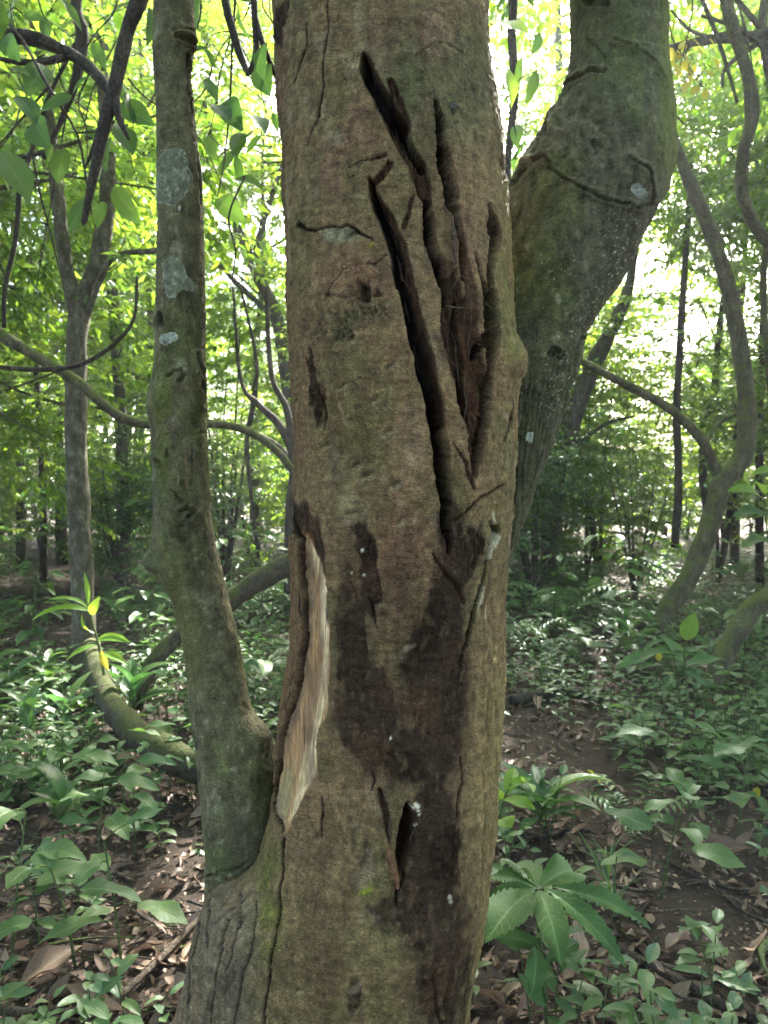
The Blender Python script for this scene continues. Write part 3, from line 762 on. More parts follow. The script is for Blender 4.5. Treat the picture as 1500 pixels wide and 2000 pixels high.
    # tongue of bark hanging in the split
    for pts, h in (([(872, 420, 7), (880, 470, 9), (882, 520, 9), (880, 538, 4)], 0.012),):
        s = line_sdf(wx, wy, pts); m = (1 - sst(-3, 4, s)) * front
        disp += h * m; C = lerp3(C, (0.10, 0.072, 0.045), m * 0.9)
    # fibres in the split wood
    s = line_sdf(wx, wy, [(890, 540, 30), (905, 650, 40), (915, 760, 34), (924, 880, 12)])
    fm = (1 - sst(-8, 6, s)) * front
    disp += fm * 0.006 * perlin((px - py * 0.1) / 6.5, py / 130, 0.3, 81)
    # left wound: bare wood strip, dark groove, rolled lip
    WOOD = [(599, 1046, 3), (606, 1072, 8), (618, 1110, 15), (622, 1150, 17), (623, 1200, 18), (622, 1250, 19), (620, 1300, 22), (612, 1350, 27), (604, 1388, 29), (592, 1424, 26), (583, 1472, 32), (577, 1505, 38), (566, 1538, 30), (556, 1580, 22), (552, 1612, 10), (553, 1628, 3)]
    WOOD = [(x + w * .12, y, w * 1.1) for x, y, w in WOOD]
    sw = line_sdf(wx + 2 * perlin(px / 9, py / 40, .2, 220), wy + 3 * perlin(px / 10, py / 30, .2, 221), WOOD)
    wm = (1 - sst(-3, 3, sw)) * front
    disp = disp * (1 - 0.75 * wm) - 0.011 * (1 - sst(-22, 6, sw)) * front
    disp += 0.006 * (1 - sst(3, 26, sw)) * (1 - wm) * front * sst(590, 620, px + (py - 1300) * 0.1)
    wood_c = np.ones(C.shape) * np.array([0.44, 0.25, 0.105])
    wood_c = lerp3(wood_c, (0.74, 0.57, 0.36), blob(px, py, 628, 1150, 9, 130, 0, .6))
    wood_c = lerp3(wood_c, (0.27, 0.155, 0.08), blob(px, py, 598, 1390, 12, 110, .15, .6) * .8)
    wood_c = lerp3(wood_c, (0.74, 0.54, 0.27), blob(px, py, 600, 1480, 14, 60, .3, .6))
    wood_c = lerp3(wood_c, (0.30, 0.25, 0.12), blob(px, py, 548, 1560, 10, 60, .15, .6) * .8)
    wood_c = lerp3(wood_c, (0.24, 0.12, 0.07), blob(px, py, 620, 1530, 20, 30, 0, .6))
    crm = line_sdf(wx, wy, [(604, 1070, 2), (626, 1140, 5), (630, 1220, 5), (630, 1310, 6), (618, 1380, 6), (608, 1450, 7), (598, 1510, 9), (578, 1560, 6), (560, 1600, 3)])
    wood_c = lerp3(wood_c, (0.80, 0.59, 0.33), (1 - sst(-3, 7, crm)) * np.clip(.8 + .5 * perlin(px / 3, py / 60, .2, 264), 0, 1))
    wood_c = lerp3(wood_c, (0.15, 0.085, 0.05), sst(-10, 2, sw + 5 * n2) * .8)
    wcm = ((1 - sst(-8, 9, sw + 5 * n2)) * front)[..., None]
    C = C * (1 - wcm) + wood_c * wcm
    disp += wm * (.003 * perlin((px + (py - 1300) * .12) / 7, py / 120, .3, 222) + .0012 * perlin((px + (py - 1300) * .12) / 2.6, py / 60, .3, 223))
    GRV = [(582, 1018, 2), (590, 1052, 5), (596, 1122, 4.5), (600, 1177, 5), (597, 1250, 5.5), (590, 1300, 6), (586, 1324, 5), (570, 1388, 4), (551, 1448, 4), (541, 1508, 3.5), (531, 1580, 3.5), (548, 1622, 3)]
    crack(GRV, 0.022, BLK, 3, 0, 2)
    crack([(x - 15, y, w * .45) for x, y, w in GRV[1:9]], 0.007, BRN, 2.5, .002)
    for x0, x1, a in [(575, 590, .9)]:
        lip = line_sdf(wx, wy, [(572, 1050, 10), (582, 1150, 11), (580, 1250, 11), (568, 1330, 12), (550, 1400, 10), (536, 1480, 7)])
        lm = (1 - sst(-6, 5, lip)) * front
        disp += 0.006 * lm; C = lerp3(C, (0.15, 0.10, 0.062), lm * 0.75 * (1 - wm))
    # hollow with its torn lip
    HOL = [(797, 1576, 6), (796, 1600, 13), (792, 1640, 18), (787, 1680, 15), (783, 1708, 6)]
    sh = line_sdf(wx, wy, HOL); hm = (1 - sst(-6, 2.5, sh)) * front
    disp -= 0.050 * hm; C = lerp3(C, (0.022, 0.015, 0.011), hm)
    crack([(758, 1640, 2), (761, 1672, 7), (768, 1700, 7), (776, 1726, 4), (782, 1736, 2)], -0.010, (0.15, 0.085, 0.055), 4, 0)
    crack([(740, 1545, 4), (750, 1575, 8), (756, 1610, 6), (760, 1640, 3)], 0.006, BRN, 3, .003)
    crack([(790, 1712, 2), (776, 1740, 3), (774, 1770, 1.5)], 0.008, BLK, 2.5)
    crack([(725, 1510, 1), (730, 1530, 2), (722, 1550, 1)], 0.004, BLK, 2)
    for cx, cy, r_ in [(806, 1578, 4), (815, 1575, 5), (818, 1584, 3), (811, 1570, 3), (820, 1592, 2.5), (811, 1612, 2.5), (878, 1752, 4), (880, 1760, 3), (763, 1443, 2.5), (709, 1074, 2.5), (712, 1122, 2.5), (690, 1118, 2)]:
        m = blob(px + 2 * n3, py + 2 * n2, cx, cy, r_, r_, 0, .4) * front
        C = lerp3(C, (0.62, 0.62, 0.58), m)
    for pts in ([(947, 1150, 1.2), (941, 1180, 2.2), (939, 1196, 1.2)], [(956, 1180, .8), (954, 1210, 1.2)], [(962, 1000, 2), (968, 1050, 3), (958, 1090, 2)]):
        s = line_sdf(wx, wy, pts); C = lerp3(C, (0.42, 0.44, 0.36), (1 - sst(-1, 1.5, s)) * front * 0.8)
    m = blob(wx, wy, 715, 1741, 16, 5, -.3, .5) * front
    C = lerp3(C, (0.17, 0.22, 0.03), m); disp += .003 * m
    # lumps on the outline
    disp += 0.012 * blob(px, py, 1012, 705, 16, 30, 0, .7)
    # keep unseen sides plausible: no projected colours round the back
    cb = np.array([0.12, 0.105, 0.065]) * (1 + 0.4 * n1[..., None])
    C = C * front[..., None] + np.clip(cb, 0.02, 1) * (1 - front[..., None])
    V = G + N * disp[..., None]
    return V, N, np.clip(C * (ALB + (1 - ALB) * wm[..., None]), 0.004, 0.8), px, py, (wm > 0.5)

tree = empty('forked_tree', (0, 0, 0), 'large three-stemmed tree with deep dark cracks and a bare wood wound in its bark', 'tree')

def emit(name, V, C, keep, mat, parent):
    n, m = V.shape[:2]
    Q = grid_faces(n, m)
    if keep is not None:
        kf = keep.reshape(-1)[Q].sum(1) >= 3
        Q = Q[kf]
    used = np.zeros(n * m, bool); used[Q.ravel()] = True
    idx = np.cumsum(used) - 1
    c4 = np.concatenate([C.reshape(-1, 3), np.ones((n * m, 1))], 1)[used]
    return link(name, build_mesh(name, V.reshape(-1, 3)[used], idx[Q], mat, True, {'bark_colour': c4}), parent)

V, N, C, px, py, wmask = hero_trunk()
nk = wmask.reshape(-1)
Q = grid_faces(*V.shape[:2]); isw = nk[Q].sum(1) >= 3
def emit_faces(name, V, C, Q, mat, parent):
    used = np.zeros(V.shape[0] * V.shape[1], bool); used[Q.ravel()] = True
    idx = np.cumsum(used) - 1
    c4 = np.concatenate([C.reshape(-1, 3), np.ones((len(used), 1))], 1)[used]
    return link(name, build_mesh(name, V.reshape(-1, 3)[used], idx[Q], mat, True, {'bark_colour': c4}), parent)
trunk = emit_faces('trunk', V, C, Q[~isw], M['hero'], tree)
wood = emit_faces('exposed_wood', V, C, Q[isw], M['wood'], trunk)
wood['label'] = 'long strip of bare pale wood where the bark has peeled'
HV, HN, Hpx, Hpy = V, N, px, py

def lichen(parent, V, N, px, py, pts, base=(0.15, 0.155, 0.105), edge=(0.40, 0.40, 0.31), seed=0, h=0.0013, amp=1.0):
    wx = px + amp * (6 * perlin(px / 18, py / 18, .2, 90 + seed) + 3 * perlin(px / 6, py / 6, .2, 95 + seed))
    wy = py + amp * 5 * perlin(px / 14, py / 14, .6, 92 + seed)
    s = np.minimum.reduce([line_sdf(wx, wy, p) for p in pts])
    s = np.where(V[..., 1] > V[..., 1].mean(1, keepdims=True) + 0.02, 99, s)
    Vl = V + N * (h * (1 - sst(-5, 1.0, s)) - 0.0004)[..., None]
    mtl = fbm(px / 12, py / 12, .3, 3, 98 + seed)
    C = lerp3(np.ones(V.shape) * np.array(base), edge, sst(-3.5, -1.0, s) * .85 + sst(.3, .8, mtl) * .35)
    C = C * np.clip(1 + 0.45 * perlin(px / 5, py / 5, 0, 99) + .3 * mtl, .4, 1.8)[..., None]
    n, m = s.shape; Q = grid_faces(n, m)
    Q = Q[(s.reshape(-1)[Q] < 1.0).all(1)]
    o = emit_faces('lichen_patch', Vl, np.clip(C, 0.02, .8), Q, M['lichen'], parent)
    return o

def side_stem(rows, drows, nf, nb, seed, tint, rf=1.0, py=None, features=None):
    pyl = PY_SIDE if py is None else py
    G, th = stem_grid(rows, drows, pyl, nf, nb, None, rf, 9)
    N = grid_normals(G); px, py_ = PROJ(G)
    front = sst(-0.25, 0.1, np.sin(th))
    X, Y, Z = G[..., 0], G[..., 1], G[..., 2]
    rr = np.abs(G - G.mean(1, keepdims=True)).max((1, 2))[:, None]
    ang = th * rr
    disp = 0.045 * rr * perlin(X * 9, Y * 9, Z * 5, seed) + 0.022 * rr * fbm(X * 26, Y * 26, Z * 14, 3, seed + 1)
    disp += 0.0010 * fbm(ang * 110, Z * 110, 0.3, 2, seed + 2) + 0.0008 * perlin(ang * 16, Z * 130, 0, seed + 3)
    n1 = fbm(X * 9, Y * 9, Z * 6, 4, seed + 4); n2 = fbm(X * 30, Y * 30, Z * 20, 3, seed + 5)
    C = np.ones(px.shape + (3,)) * np.array(tint)
    C = lerp3(C, (0.105, 0.115, 0.045), sst(-0.1, 0.5, n1) * 0.7)
    C = lerp3(C, (0.075, 0.068, 0.05), sst(0.0, 0.6, perlin(X * 6, Y * 6, Z * 4, seed + 6)) * 0.6)
    C = lerp3(C, (0.24, 0.22, 0.18), sst(0.5, 0.85, n2) * 0.7)
    C = C * np.clip(1 + .5 * fbm(X * 45, Y * 45, Z * 30, 3, seed + 11), .4, 1.8)[..., None]
    wx = px + 3.5 * perlin(px / 20, py_ / 24, 0.1, seed + 7) + 1.5 * perlin(px / 7, py_ / 9, .4, seed + 8); wy = py_ + 4 * perlin(px / 22, py_ / 22, 0.8, seed + 9)
    if features: disp, C = features(px, py_, wx, wy, disp, C, front, n1, n2)
    return G + N * disp[..., None], N, np.clip(C * ALB2, .004, .8), px, py_

def crackf(disp, C, wx, wy, front, pts, depth, col, soft=2., lip=0., colw=2., cm=.5):
    s = line_sdf(wx, wy, pts); m = (1 - sst(-soft, soft, s)) * front
    disp = disp - depth * m
    if lip: disp = disp + lip * (1 - sst(2, 12, s)) * (1 - m) * front
    return disp, lerp3(C, col, (1 - sst(-1, colw, s)) * front * cm)

def feat_left(px, py, wx, wy, disp, C, front, n1, n2):
    DK = (0.022, 0.018, 0.014)
    for pts, d, c, lip in [([(345, 70, 3), (365, 78, 7), (376, 88, 4)], .006, DK, .004), ([(338, 60, 2), (352, 55, 2), (372, 62, 2)], .003, DK, .003),
                           ([(362, 110, 3), (368, 140, 4), (367, 175, 4), (372, 190, 2)], .010, DK, .003), ([(370, 130, 1.5), (370, 165, 1.5)], -.004, (.22, .17, .12), 0),
                           ([(372, 200, 2), (384, 250, 3), (390, 330, 3), (396, 400, 3)], .006, DK, .001), ([(313, 615, 4), (314, 632, 6), (318, 640, 2)], .010, DK, .004),
                           ([(330, 738, 3), (338, 725, 2), (352, 722, 2), (360, 734, 3), (350, 745, 3)], .005, DK, .004), ([(385, 690, 2), (398, 735, 3), (402, 790, 3)], .006, DK, .002),
                           ([(305, 900, 3), (310, 905, 5), (312, 915, 2)], .010, DK, .003), ([(328, 880, 2), (329, 892, 4)], .006, DK, .003), ([(310, 860, 1), (325, 848, 2), (345, 845, 1)], .003, DK, .002),
                           ([(335, 960, 1), (350, 975, 2), (375, 985, 1)], .003, DK, .003), ([(352, 1000, 3), (365, 995, 5), (378, 1003, 3), (365, 1012, 5)], .006, DK, .005),
                           ([(362, 880, 1), (363, 920, 2), (366, 955, 1.5)], .0015, (.28, .17, .11), 0), ([(348, 930, .8), (348, 950, 1)], .001, (.3, .25, .2), 0), ([(388, 930, .8), (388, 955, 1.2)], .001, (.3, .25, .2), 0),
                           ([(372, 870, 1), (378, 900, 1), (374, 950, 1)], .002, DK, 0), ([(365, 850, 1), (400, 845, 1.5)], .002, DK, .001),
                           ([(405, 1712, 2), (425, 1708, 4), (450, 1716, 4), (470, 1712, 4)], .006, DK, .003), ([(430, 1700, 2), (460, 1695, 2), (485, 1680, 2)], .004, DK, .002),
                           ([(396, 1240, 1), (392, 1290, 1), (385, 1320, 1)], .0015, DK, 0)]:
        disp, C = crackf(disp, C, wx, wy, front, pts, d, c, 2., lip)
    # knots and the healed branch stub
    for cx, cy, rx, ry, h in [(300, 795, 14, 30, .006), (320, 760, 18, 30, .004), (352, 735, 26, 26, .004), (365, 1003, 26, 22, .006), (370, 85, 14, 22, .006), (328, 885, 16, 22, .003), (515, 1425, 26, 30, .008)]:
        disp = disp + h * blob(px, py, cx, cy, rx, ry, 0, .8) * front
    C = lerp3(C, (.11, .13, .03), blob(wx, wy, 322, 790, 16, 60, 0, .6) * .7 * front)
    C = lerp3(C, (.11, .125, .035), blob(wx, wy, 318, 900, 14, 60, 0, .6) * .7 * front)
    C = lerp3(C, (.13, .125, .05), blob(wx, wy, 350, 1220, 40, 120, -.25, .7) * .7 * front)
    C = lerp3(C, (.07, .066, .058), sst(1480, 1700, py) * blob(wx, wy, 500, 1620, 60, 160, .1, .6) * .6 * front)
    C = lerp3(C, (.15, .11, .10), blob(wx, wy, 335, 830, 20, 16, 0, .6) * .6)
    for cx, cy, r_ in [(424, 1580, 8), (430, 1640, 6), (408, 1225, 5), (432, 1235, 5), (395, 1120, 4), (400, 1190, 4), (380, 1075, 4), (382, 1090, 3), (427, 1560, 4), (455, 1500, 6)]:
        C = lerp3(C, (.25, .25, .21), blob(wx, wy, cx, cy, r_, r_, 0, .6) * .7)
    return disp, C

rowsL = [(-3300, 310, 372), (-200, 300, 378), (0, 300, 378), (60, 300, 380), (85, 300, 381), (110, 300, 376), (150, 302, 371), (200, 305, 378), (280, 306, 388), (330, 307, 395), (450, 308, 398), (600, 305, 399), (700, 303, 402),
         (760, 296, 403), (790, 291, 403), (820, 297, 404), (900, 300, 408), (1000, 301, 412), (1040, 300, 417), (1070, 297, 424), (1100, 300, 431), (1130, 315, 438), (1170, 336, 446), (1240, 354, 464), (1300, 364, 475), (1370, 370, 487),
         (1400, 373, 500), (1425, 376, 522), (1450, 380, 535), (1500, 385, 545), (1600, 395, 548), (1680, 404, 540), (1720, 402, 530), (1800, 395, 520), (1900, 385, 520), (2620, 300, 520)]
VL, NL, CL, pxL, pyL = side_stem(rowsL, [(-3300, 1.40), (1000, 1.40), (1500, 1.42), (2620, 1.40)], 150, 36, 120, (0.140, 0.125, 0.085), 1.0, None, feat_left)
stemL = emit('stem', VL, CL, None, M['hero'], tree); stemL['label'] = 'slender straight stem with round pale lichen patches'
lichen(stemL, VL, NL, pxL, pyL, [[(338, 318, 30), (340, 345, 36), (335, 372, 30)], [(318, 320, 14), (312, 350, 14), (312, 385, 12)]], seed=1)
lichen(stemL, VL, NL, pxL, pyL, [[(336, 520, 20), (340, 552, 24), (335, 570, 14)], [(352, 545, 18), (370, 558, 12)]], seed=2)
lichen(stemL, VL, NL, pxL, pyL, [[(322, 663, 12), (338, 658, 11)]], base=(.25, .26, .21), seed=3, amp=.15)
lichen(stemL, VL, NL, pxL, pyL, [[(352, 404, 4), (350, 410, 4)]], base=(.25, .26, .22), seed=4, amp=.3)

# healed branch stub on the slender stem
a = P(322, 1098, 1.385); b = P(284, 1086, 1.37)
Vt, Qt, Tt = tube([a, (a + b) / 2 + [0, 0, -.004], b], [0.026, 0.022, 0.0155], 14, 22, .12, 60, 5)
stub = link('branch_stub', build_mesh('branch_stub', Vt, [Tt, Qt], M['hero'], True, {'bark_colour': np.tile([[.10, .10, .05, 1]], (len(Vt), 1))}), stemL)

def feat_right(px, py, wx, wy, disp, C, front, n1, n2):
    DK = (0.022, 0.019, 0.016)
    for pts, d, c, lip in [([(1060, 235, 4), (1085, 195, 3), (1110, 160, 3), (1150, 140, 5), (1180, 140, 4)], .008, DK, .006), ([(1000, 365, 2), (1030, 320, 4), (1060, 305, 5), (1075, 320, 3)], .007, DK, .008),
                           ([(1075, 330, 2), (1120, 360, 2.5), (1180, 385, 2.5), (1245, 405, 2)], .006, DK, .006), ([(1225, 310, 1.5), (1262, 325, 2), (1275, 360, 2.5), (1270, 400, 4), (1248, 402, 3)], .006, DK, .006),
                           ([(1200, 80, 1.5), (1240, 90, 1.5), (1280, 120, 1.5), (1305, 165, 2)], .004, DK, .005), ([(1150, 75, 1.5), (1180, 110, 2), (1185, 125, 1)], .004, DK, .002),
                           ([(1150, 5, 8), (1170, 0, 12), (1185, 10, 6)], .012, DK, .004), ([(1020, 270, 2), (1060, 240, 5), (1058, 260, 5)], .008, DK, .004),
                           ([(1095, 690, 4), (1085, 680, 3), (1075, 690, 6), (1090, 700, 4)], .010, DK, .005), ([(1138, 660, 3), (1125, 690, 5), (1120, 740, 3), (1115, 790, 3)], .008, DK, .003),
                           ([(1040, 700, 1), (1032, 760, 1.5), (1020, 840, 1)], .003, DK, 0), ([(1060, 880, 1), (1045, 920, 2), (1025, 980, 1)], .004, DK, 0), ([(1005, 860, 1.5), (1008, 930, 2), (998, 1020, 2)], .006, DK, 0),
                           ([(1160, 230, 2), (1155, 270, 2), (1165, 300, 1.5)], .003, DK, .001), ([(1190, 165, 3), (1200, 170, 2)], .004, DK, .002), ([(1215, 108, 4), (1235, 105, 3)], .002, DK, 0),
                           ([(1300, 250, 1), (1290, 290, 1), (1296, 330, 1)], .003, DK, .002)]:
        disp, C = crackf(disp, C, wx, wy, front, pts, d * .8, c, 2.0, lip * .6)
    # flaking, furrowed bark on the swollen bend
    m = blob(wx, wy, 1110, 280, 90, 110, .5, .6) * front
    fl = fbm(px / 16, py / 22, .3, 3, 160)
    disp = disp + m * .0045 * fl; C = lerp3(C, (.16, .135, .12), m * sst(0, .6, fl) * .7); C = lerp3(C, (.05, .042, .036), m * sst(0, -.6, fl) * .6)
    C = lerp3(C, (.085, .095, .05), blob(wx, wy, 1200, 80, 80, 110, 0, .6) * .6)
    C = lerp3(C, (.12, .15, .03), sst(1270, 1310, px) * sst(420, 250, py) * .8)
    fur = 1 - np.abs(perlin(px / 9 + py / 60, py / 90, .3, 165)) * 2.2
    lo = sst(600, 850, py)
    disp = disp - .004 * np.clip(fur, 0, 1) ** 2 * lo * front
    C = lerp3(C, (.085, .08, .055), lo * .5)
    # crusty white specks on the underside of the lean
    sp = perlin(px / 3.0, py / 4.8, .1, 170) + .35 * perlin(px / 9, py / 14, .3, 172)
    wz = np.maximum.reduce([blob(wx, wy, 1225, 440, 42, 50, .3, .6), blob(wx, wy, 1205, 500, 30, 80, .45, .6), blob(wx, wy, 1150, 600, 22, 110, .5, .6), blob(wx, wy, 1095, 745, 30, 85, .2, .6), blob(wx, wy, 1070, 810, 16, 30, 0, .6)])
    C = lerp3(C, (.055, .050, .038), wz * .6 * front)
    C = lerp3(C, (.40, .40, .36), sst(.42, .58, sp) * wz * front * .75)
    allm = sst(.62, .75, sp) * sst(430, 520, py) * sst(900, 800, py) * .7
    C = lerp3(C, (.45, .45, .4), allm * front)
    return disp, C

rowsR = [(-3300, 1150, 1290), (-200, 1115, 1298), (0, 1115, 1300), (100, 1113, 1303), (150, 1104, 1308), (200, 1083, 1313), (240, 1058, 1315), (280, 1036, 1315), (330, 1010, 1312), (380, 990, 1300), (420, 980, 1276), (500, 972, 1240), (570, 966, 1200),
         (630, 962, 1160), (660, 958, 1140), (700, 954, 1132), (740, 950, 1125), (800, 946, 1105), (880, 940, 1080), (950, 932, 1050), (1030, 922, 1020), (1105, 910, 995), (1250, 880, 965), (1500, 850, 930), (2620, 800, 900)]
VR, NR, CR, pxR, pyR = side_stem(rowsR, [(-3300, 1.66), (0, 1.62), (500, 1.60), (1100, 1.46), (1500, 1.38), (2620, 1.36)], 220, 44, 150, (0.100, 0.098, 0.074), .9,
                                 np.concatenate([np.linspace(-3300, -150, 26), np.linspace(-60, 1250, 480), np.linspace(1320, 2300, 12)]), feat_right)
stemR = emit('stem', VR, CR, None, M['hero'], tree); stemR['label'] = 'thick bending stem with white crusty specks and bark ridges'
lichen(stemR, VR, NR, pxR, pyR, [[(1036, 850, 8), (1036, 858, 8)]], base=(.30, .34, .27), edge=(.4, .44, .36), seed=5, amp=.4)
lichen(stemR, VR, NR, pxR, pyR, [[(1243, 368, 12), (1250, 378, 13)]], base=(.2, .22, .19), edge=(.26, .29, .25), seed=6, h=.001, amp=.6)

# ------------------------------------------------------------------ small things on the bark
def surface_at(V, N, px, py, x, y):
    ok = V[..., 1] < V[..., 1].mean(1, keepdims=True)
    d = (px - x) ** 2 + (py - y) ** 2 + np.where(ok, 0, 1e9)
    i = np.unravel_index(np.argmin(d), d.shape)
    return V[i], N[i]

def snail():
    p, n = surface_at(HV, HN, Hpx, Hpy, 888, 209)
    o = empty('snail', p, 'tiny grey-brown snail resting on the bark beside the upper split', 'snail')
    t = np.linspace(0, 1, 60); a = t * 2.6 * 2 * np.pi
    rad = 0.0052 * np.exp(-1.9 * t)
    C = np.stack([rad * np.cos(a), t * 0 - 0.0035 - 0.0035 * t, rad * np.sin(a)], -1)
    Vt, Q, T = tube(C, list(0.0042 * np.exp(-1.75 * np.linspace(0, 1, 12))), 60, 9)
    m = mat_bark('snail_shell', (.10, .085, .075), (.2, .17, .15), (.33, .3, .27), 300, 1)
    link('shell', build_mesh('shell', Vt, [T, Q], m), o)
    Vt, Q, T = tube([[0.000, -.001, .010], [.001, -.002, .003], [0, -.002, -.004], [-.001, -.001, -.010]], [.0012, .0028, .003, .001], 12, 8)
    link('body', build_mesh('body', Vt, [T, Q], M['bark_grey']), o)
snail()
p, n = surface_at(HV, HN, Hpx, Hpy, 723, 493)
Vt, Q, uv = leaf_arrays(4, 6, .55, .5, fold=.2, droop=.5, seed=3)
Vt = Vt * .013
m4 = Matrix(((0.2, 0.1, -0.97, p[0]), (-0.6, -0.75, -0.2, p[1] - .001), (-0.77, 0.6, -.1, p[2] + .005), (0, 0, 0, 1)))
bc = link('bark_chip', build_mesh('bark_chip', Vt, Q, M['leaf_yellow'], True, {'leaf_uv': uv}), None, 'pale curled leaf scrap stuck to the bark above a dark pit', 'leaf scrap')
bc.matrix_world = m4
def stalk(pts, r, label):
    W = [P(x, y, d) for x, y, d in pts]
    Vt, Q, T = tube(W, [r, r * .6], 12, 6)
    link('dry_stalk', build_mesh('dry_stalk', Vt, [T, Q], M['bark_pale']), None, label, 'stalk')
stalk([(870, 597, 1.165), (895, 601, 1.15), (920, 602, 1.165)], .0009, 'thin pale dry stalk caught across the split wood')
stalk([(948, 590, 1.19), (965, 610, 1.175), (976, 640, 1.19)], .0007, 'thin curved root hair crossing the narrow side crack')
stalk([(878, 572, 1.17), (890, 552, 1.16), (893, 540, 1.17)], .0008, 'short upturned fibre sticking out of the split')

# splinters of torn bark and wood standing in the splits
rs = random.Random(77)
SPL = [(724, 128, 728, 146, 1.6), (772, 215, 800, 300, 2.2), (790, 250, 815, 330, 2.6), (808, 290, 830, 365, 2.0), (752, 410, 776, 470, 2.2), (776, 470, 800, 560, 2.4), (797, 560, 818, 640, 2.0), (820, 640, 842, 730, 1.8),
       (872, 400, 884, 470, 4.2), (878, 430, 886, 535, 4.8), (868, 330, 876, 400, 2.0), (900, 480, 914, 560, 2.4), (912, 520, 922, 640, 2.6), (925, 560, 930, 690, 2.4), (902, 640, 914, 760, 2.2), (918, 700, 924, 850, 2.2), (935, 660, 926, 790, 1.8),
       (946, 560, 952, 650, 3.4), (938, 520, 948, 590, 2.6), (958, 640, 955, 730, 2.0), (905, 760, 914, 860, 1.6), (588, 1060, 594, 1140, 2.0), (592, 1150, 594, 1260, 2.2), (584, 1290, 562, 1400, 2.0), (556, 1410, 538, 1510, 1.8), (760, 1600, 764, 1660, 2.4), (812, 1600, 806, 1660, 1.6)]
for x0, y0, x1, y1, w in SPL:
    pts = []
    for t in np.linspace(0, 1, 6):
        p, n = surface_at(HV, HN, Hpx, Hpy, x0 + (x1 - x0) * t + rs.uniform(-1.2, 1.2), y0 + (y1 - y0) * t); pts.append(p)
    pts = np.array(pts); yy = np.minimum(np.median(pts[:, 1]), pts[:, 1] + .004); pts[:, 1] = yy * .6 + np.linspace(yy[0], yy[-1], 6) * .4 - .0015
    r0 = w * .0009
    Vt, Q, T = tube(pts, [r0 * .25, r0, r0 * .9, r0 * .7, r0 * .1], 20, 6, .45, 90, rs.randrange(99))
    q = rs.uniform(.6, 1.5)
    link('splinter', build_mesh('splinter', Vt, [T, Q], M['hero'], True, {'bark_colour': np.tile([[.055 * q, .037 * q, .025 * q, 1]], (len(Vt), 1))}), trunk)

# ------------------------------------------------------------------ forest trees: shared shapes
def make_shrub(seed, h, rad, n, leaf, mat, nleaf=26, twl=(0.3, 0.6), zmin=0.25):
    """stems rising from one foot, leafy sprays through the volume"""
    r = np.random.default_rng(seed); st, lf = Acc(), Acc()
    ns = 5
    heads = []
    for k in range(ns):
        a = r.uniform(0, 2 * np.pi); q = rad * r.uniform(0.2, 0.6)
        top = np.array([math.cos(a) * q, math.sin(a) * q, h * r.uniform(0.65, 0.98)])
        mid = top * [0.45, 0.45, 0.5] + r.normal(0, 0.06, 3)
        st.tube([[0, 0, -0.05], mid, top], [0.012 + 0.006 * h, 0.012, 0.004], 10, 6, .15, 9, seed)
        heads.append((mid, top))
    S, D, L = [], [], []
    for k in range(n):
        mid, top = heads[r.integers(ns)]
        t = r.uniform(0, 1) ** 0.8
        base = (mid * (1 - t) + top * t) if r.uniform() < .75 else mid * r.uniform(.5, 1)
        d = r.normal(0, 1, 3) * [1, 1, .45] + [0, 0, .25]
        base = base + unit(d) * rad * r.uniform(0.0, 0.65) * np.array([1, 1, .7])
        base[2] = max(base[2], zmin * h * r.uniform(.4, 1))
        S.append(base); D.append(d); L.append(r.uniform(*twl))
    sprays(lf, st, S, D, L, nleaf, leaf, seed + 1, .003)
    return st.mesh('shrub_stem', M['bark_dark']), lf.mesh('shrub_foliage', M[mat], 'leaf_uv')

def make_tree(seed, h, z0, rad, n, leaf, mat, tr=0.07, bark='bark_grey', nleaf=34, lean=0.4):
    """tapered trunk with limbs, crown of leafy sprays round the limb ends"""
    r = np.random.default_rng(seed); tk, lf = Acc(), Acc()
    pts = [[0, 0, -0.1]]
    dx = r.normal(0, lean, 2)
    for k in range(1, 6):
        t = k / 5; pts.append([dx[0] * t ** 1.5 + r.normal(0, .06), dx[1] * t ** 1.5 + r.normal(0, .06), h * t])
    tk.tube(pts, [tr * 1.25, tr, tr * .85, tr * .65, tr * .4, tr * .12], 26, 10, .14, 7, seed)
    C = catmull(pts, 60)
    ends = []
    for k in range(13):
        t = r.uniform(z0 / h, 0.97); p0 = C[int(t * 59)]
        a = r.uniform(0, 2 * np.pi); L = rad * r.uniform(.5, 1.0) * (1.15 - .5 * t)
        e = p0 + np.array([math.cos(a) * L, math.sin(a) * L, L * r.uniform(.15, .8)])
        m_ = (p0 + e) / 2 + np.array([0, 0, -.08 * L]) + r.normal(0, .06, 3)
        tk.tube([p0, m_, e], [tr * .42 * (1.1 - .6 * t), tr * .25, .008], 9, 6, .12, 9, seed + k)
        ends.append((p0, m_, e))
        for q in range(2):
            e2 = m_ + (e - m_) * r.uniform(0, .6) + r.normal(0, .35 * rad, 3) * [1, 1, .6] + [0, 0, .1]
            tk.tube([m_, (m_ + e2) / 2 + r.normal(0, .04, 3), e2], [tr * .16, .009, .004], 6, 5, .1, 9, seed)
            ends.append((m_, (m_ + e2) / 2, e2))
    ends.append((C[40], C[50], C[59]))
    S, D, L = [], [], []
    for k in range(n):
        p0, m_, e = ends[r.integers(len(ends))]
        t = r.uniform(.15, 1) ** .7
        b = m_ * (1 - t) + e * t + r.normal(0, .18, 3)
        d = unit(e - p0) * .7 + r.normal(0, .7, 3) * [1, 1, .5]
        S.append(b); D.append(d); L.append(r.uniform(.45, .95))
    sprays(lf, tk, S, D, L, nleaf, leaf, seed + 1, .004)
    return tk.mesh('tree_trunk', M[bark]), lf.mesh('tree_crown', M[mat], 'leaf_uv')

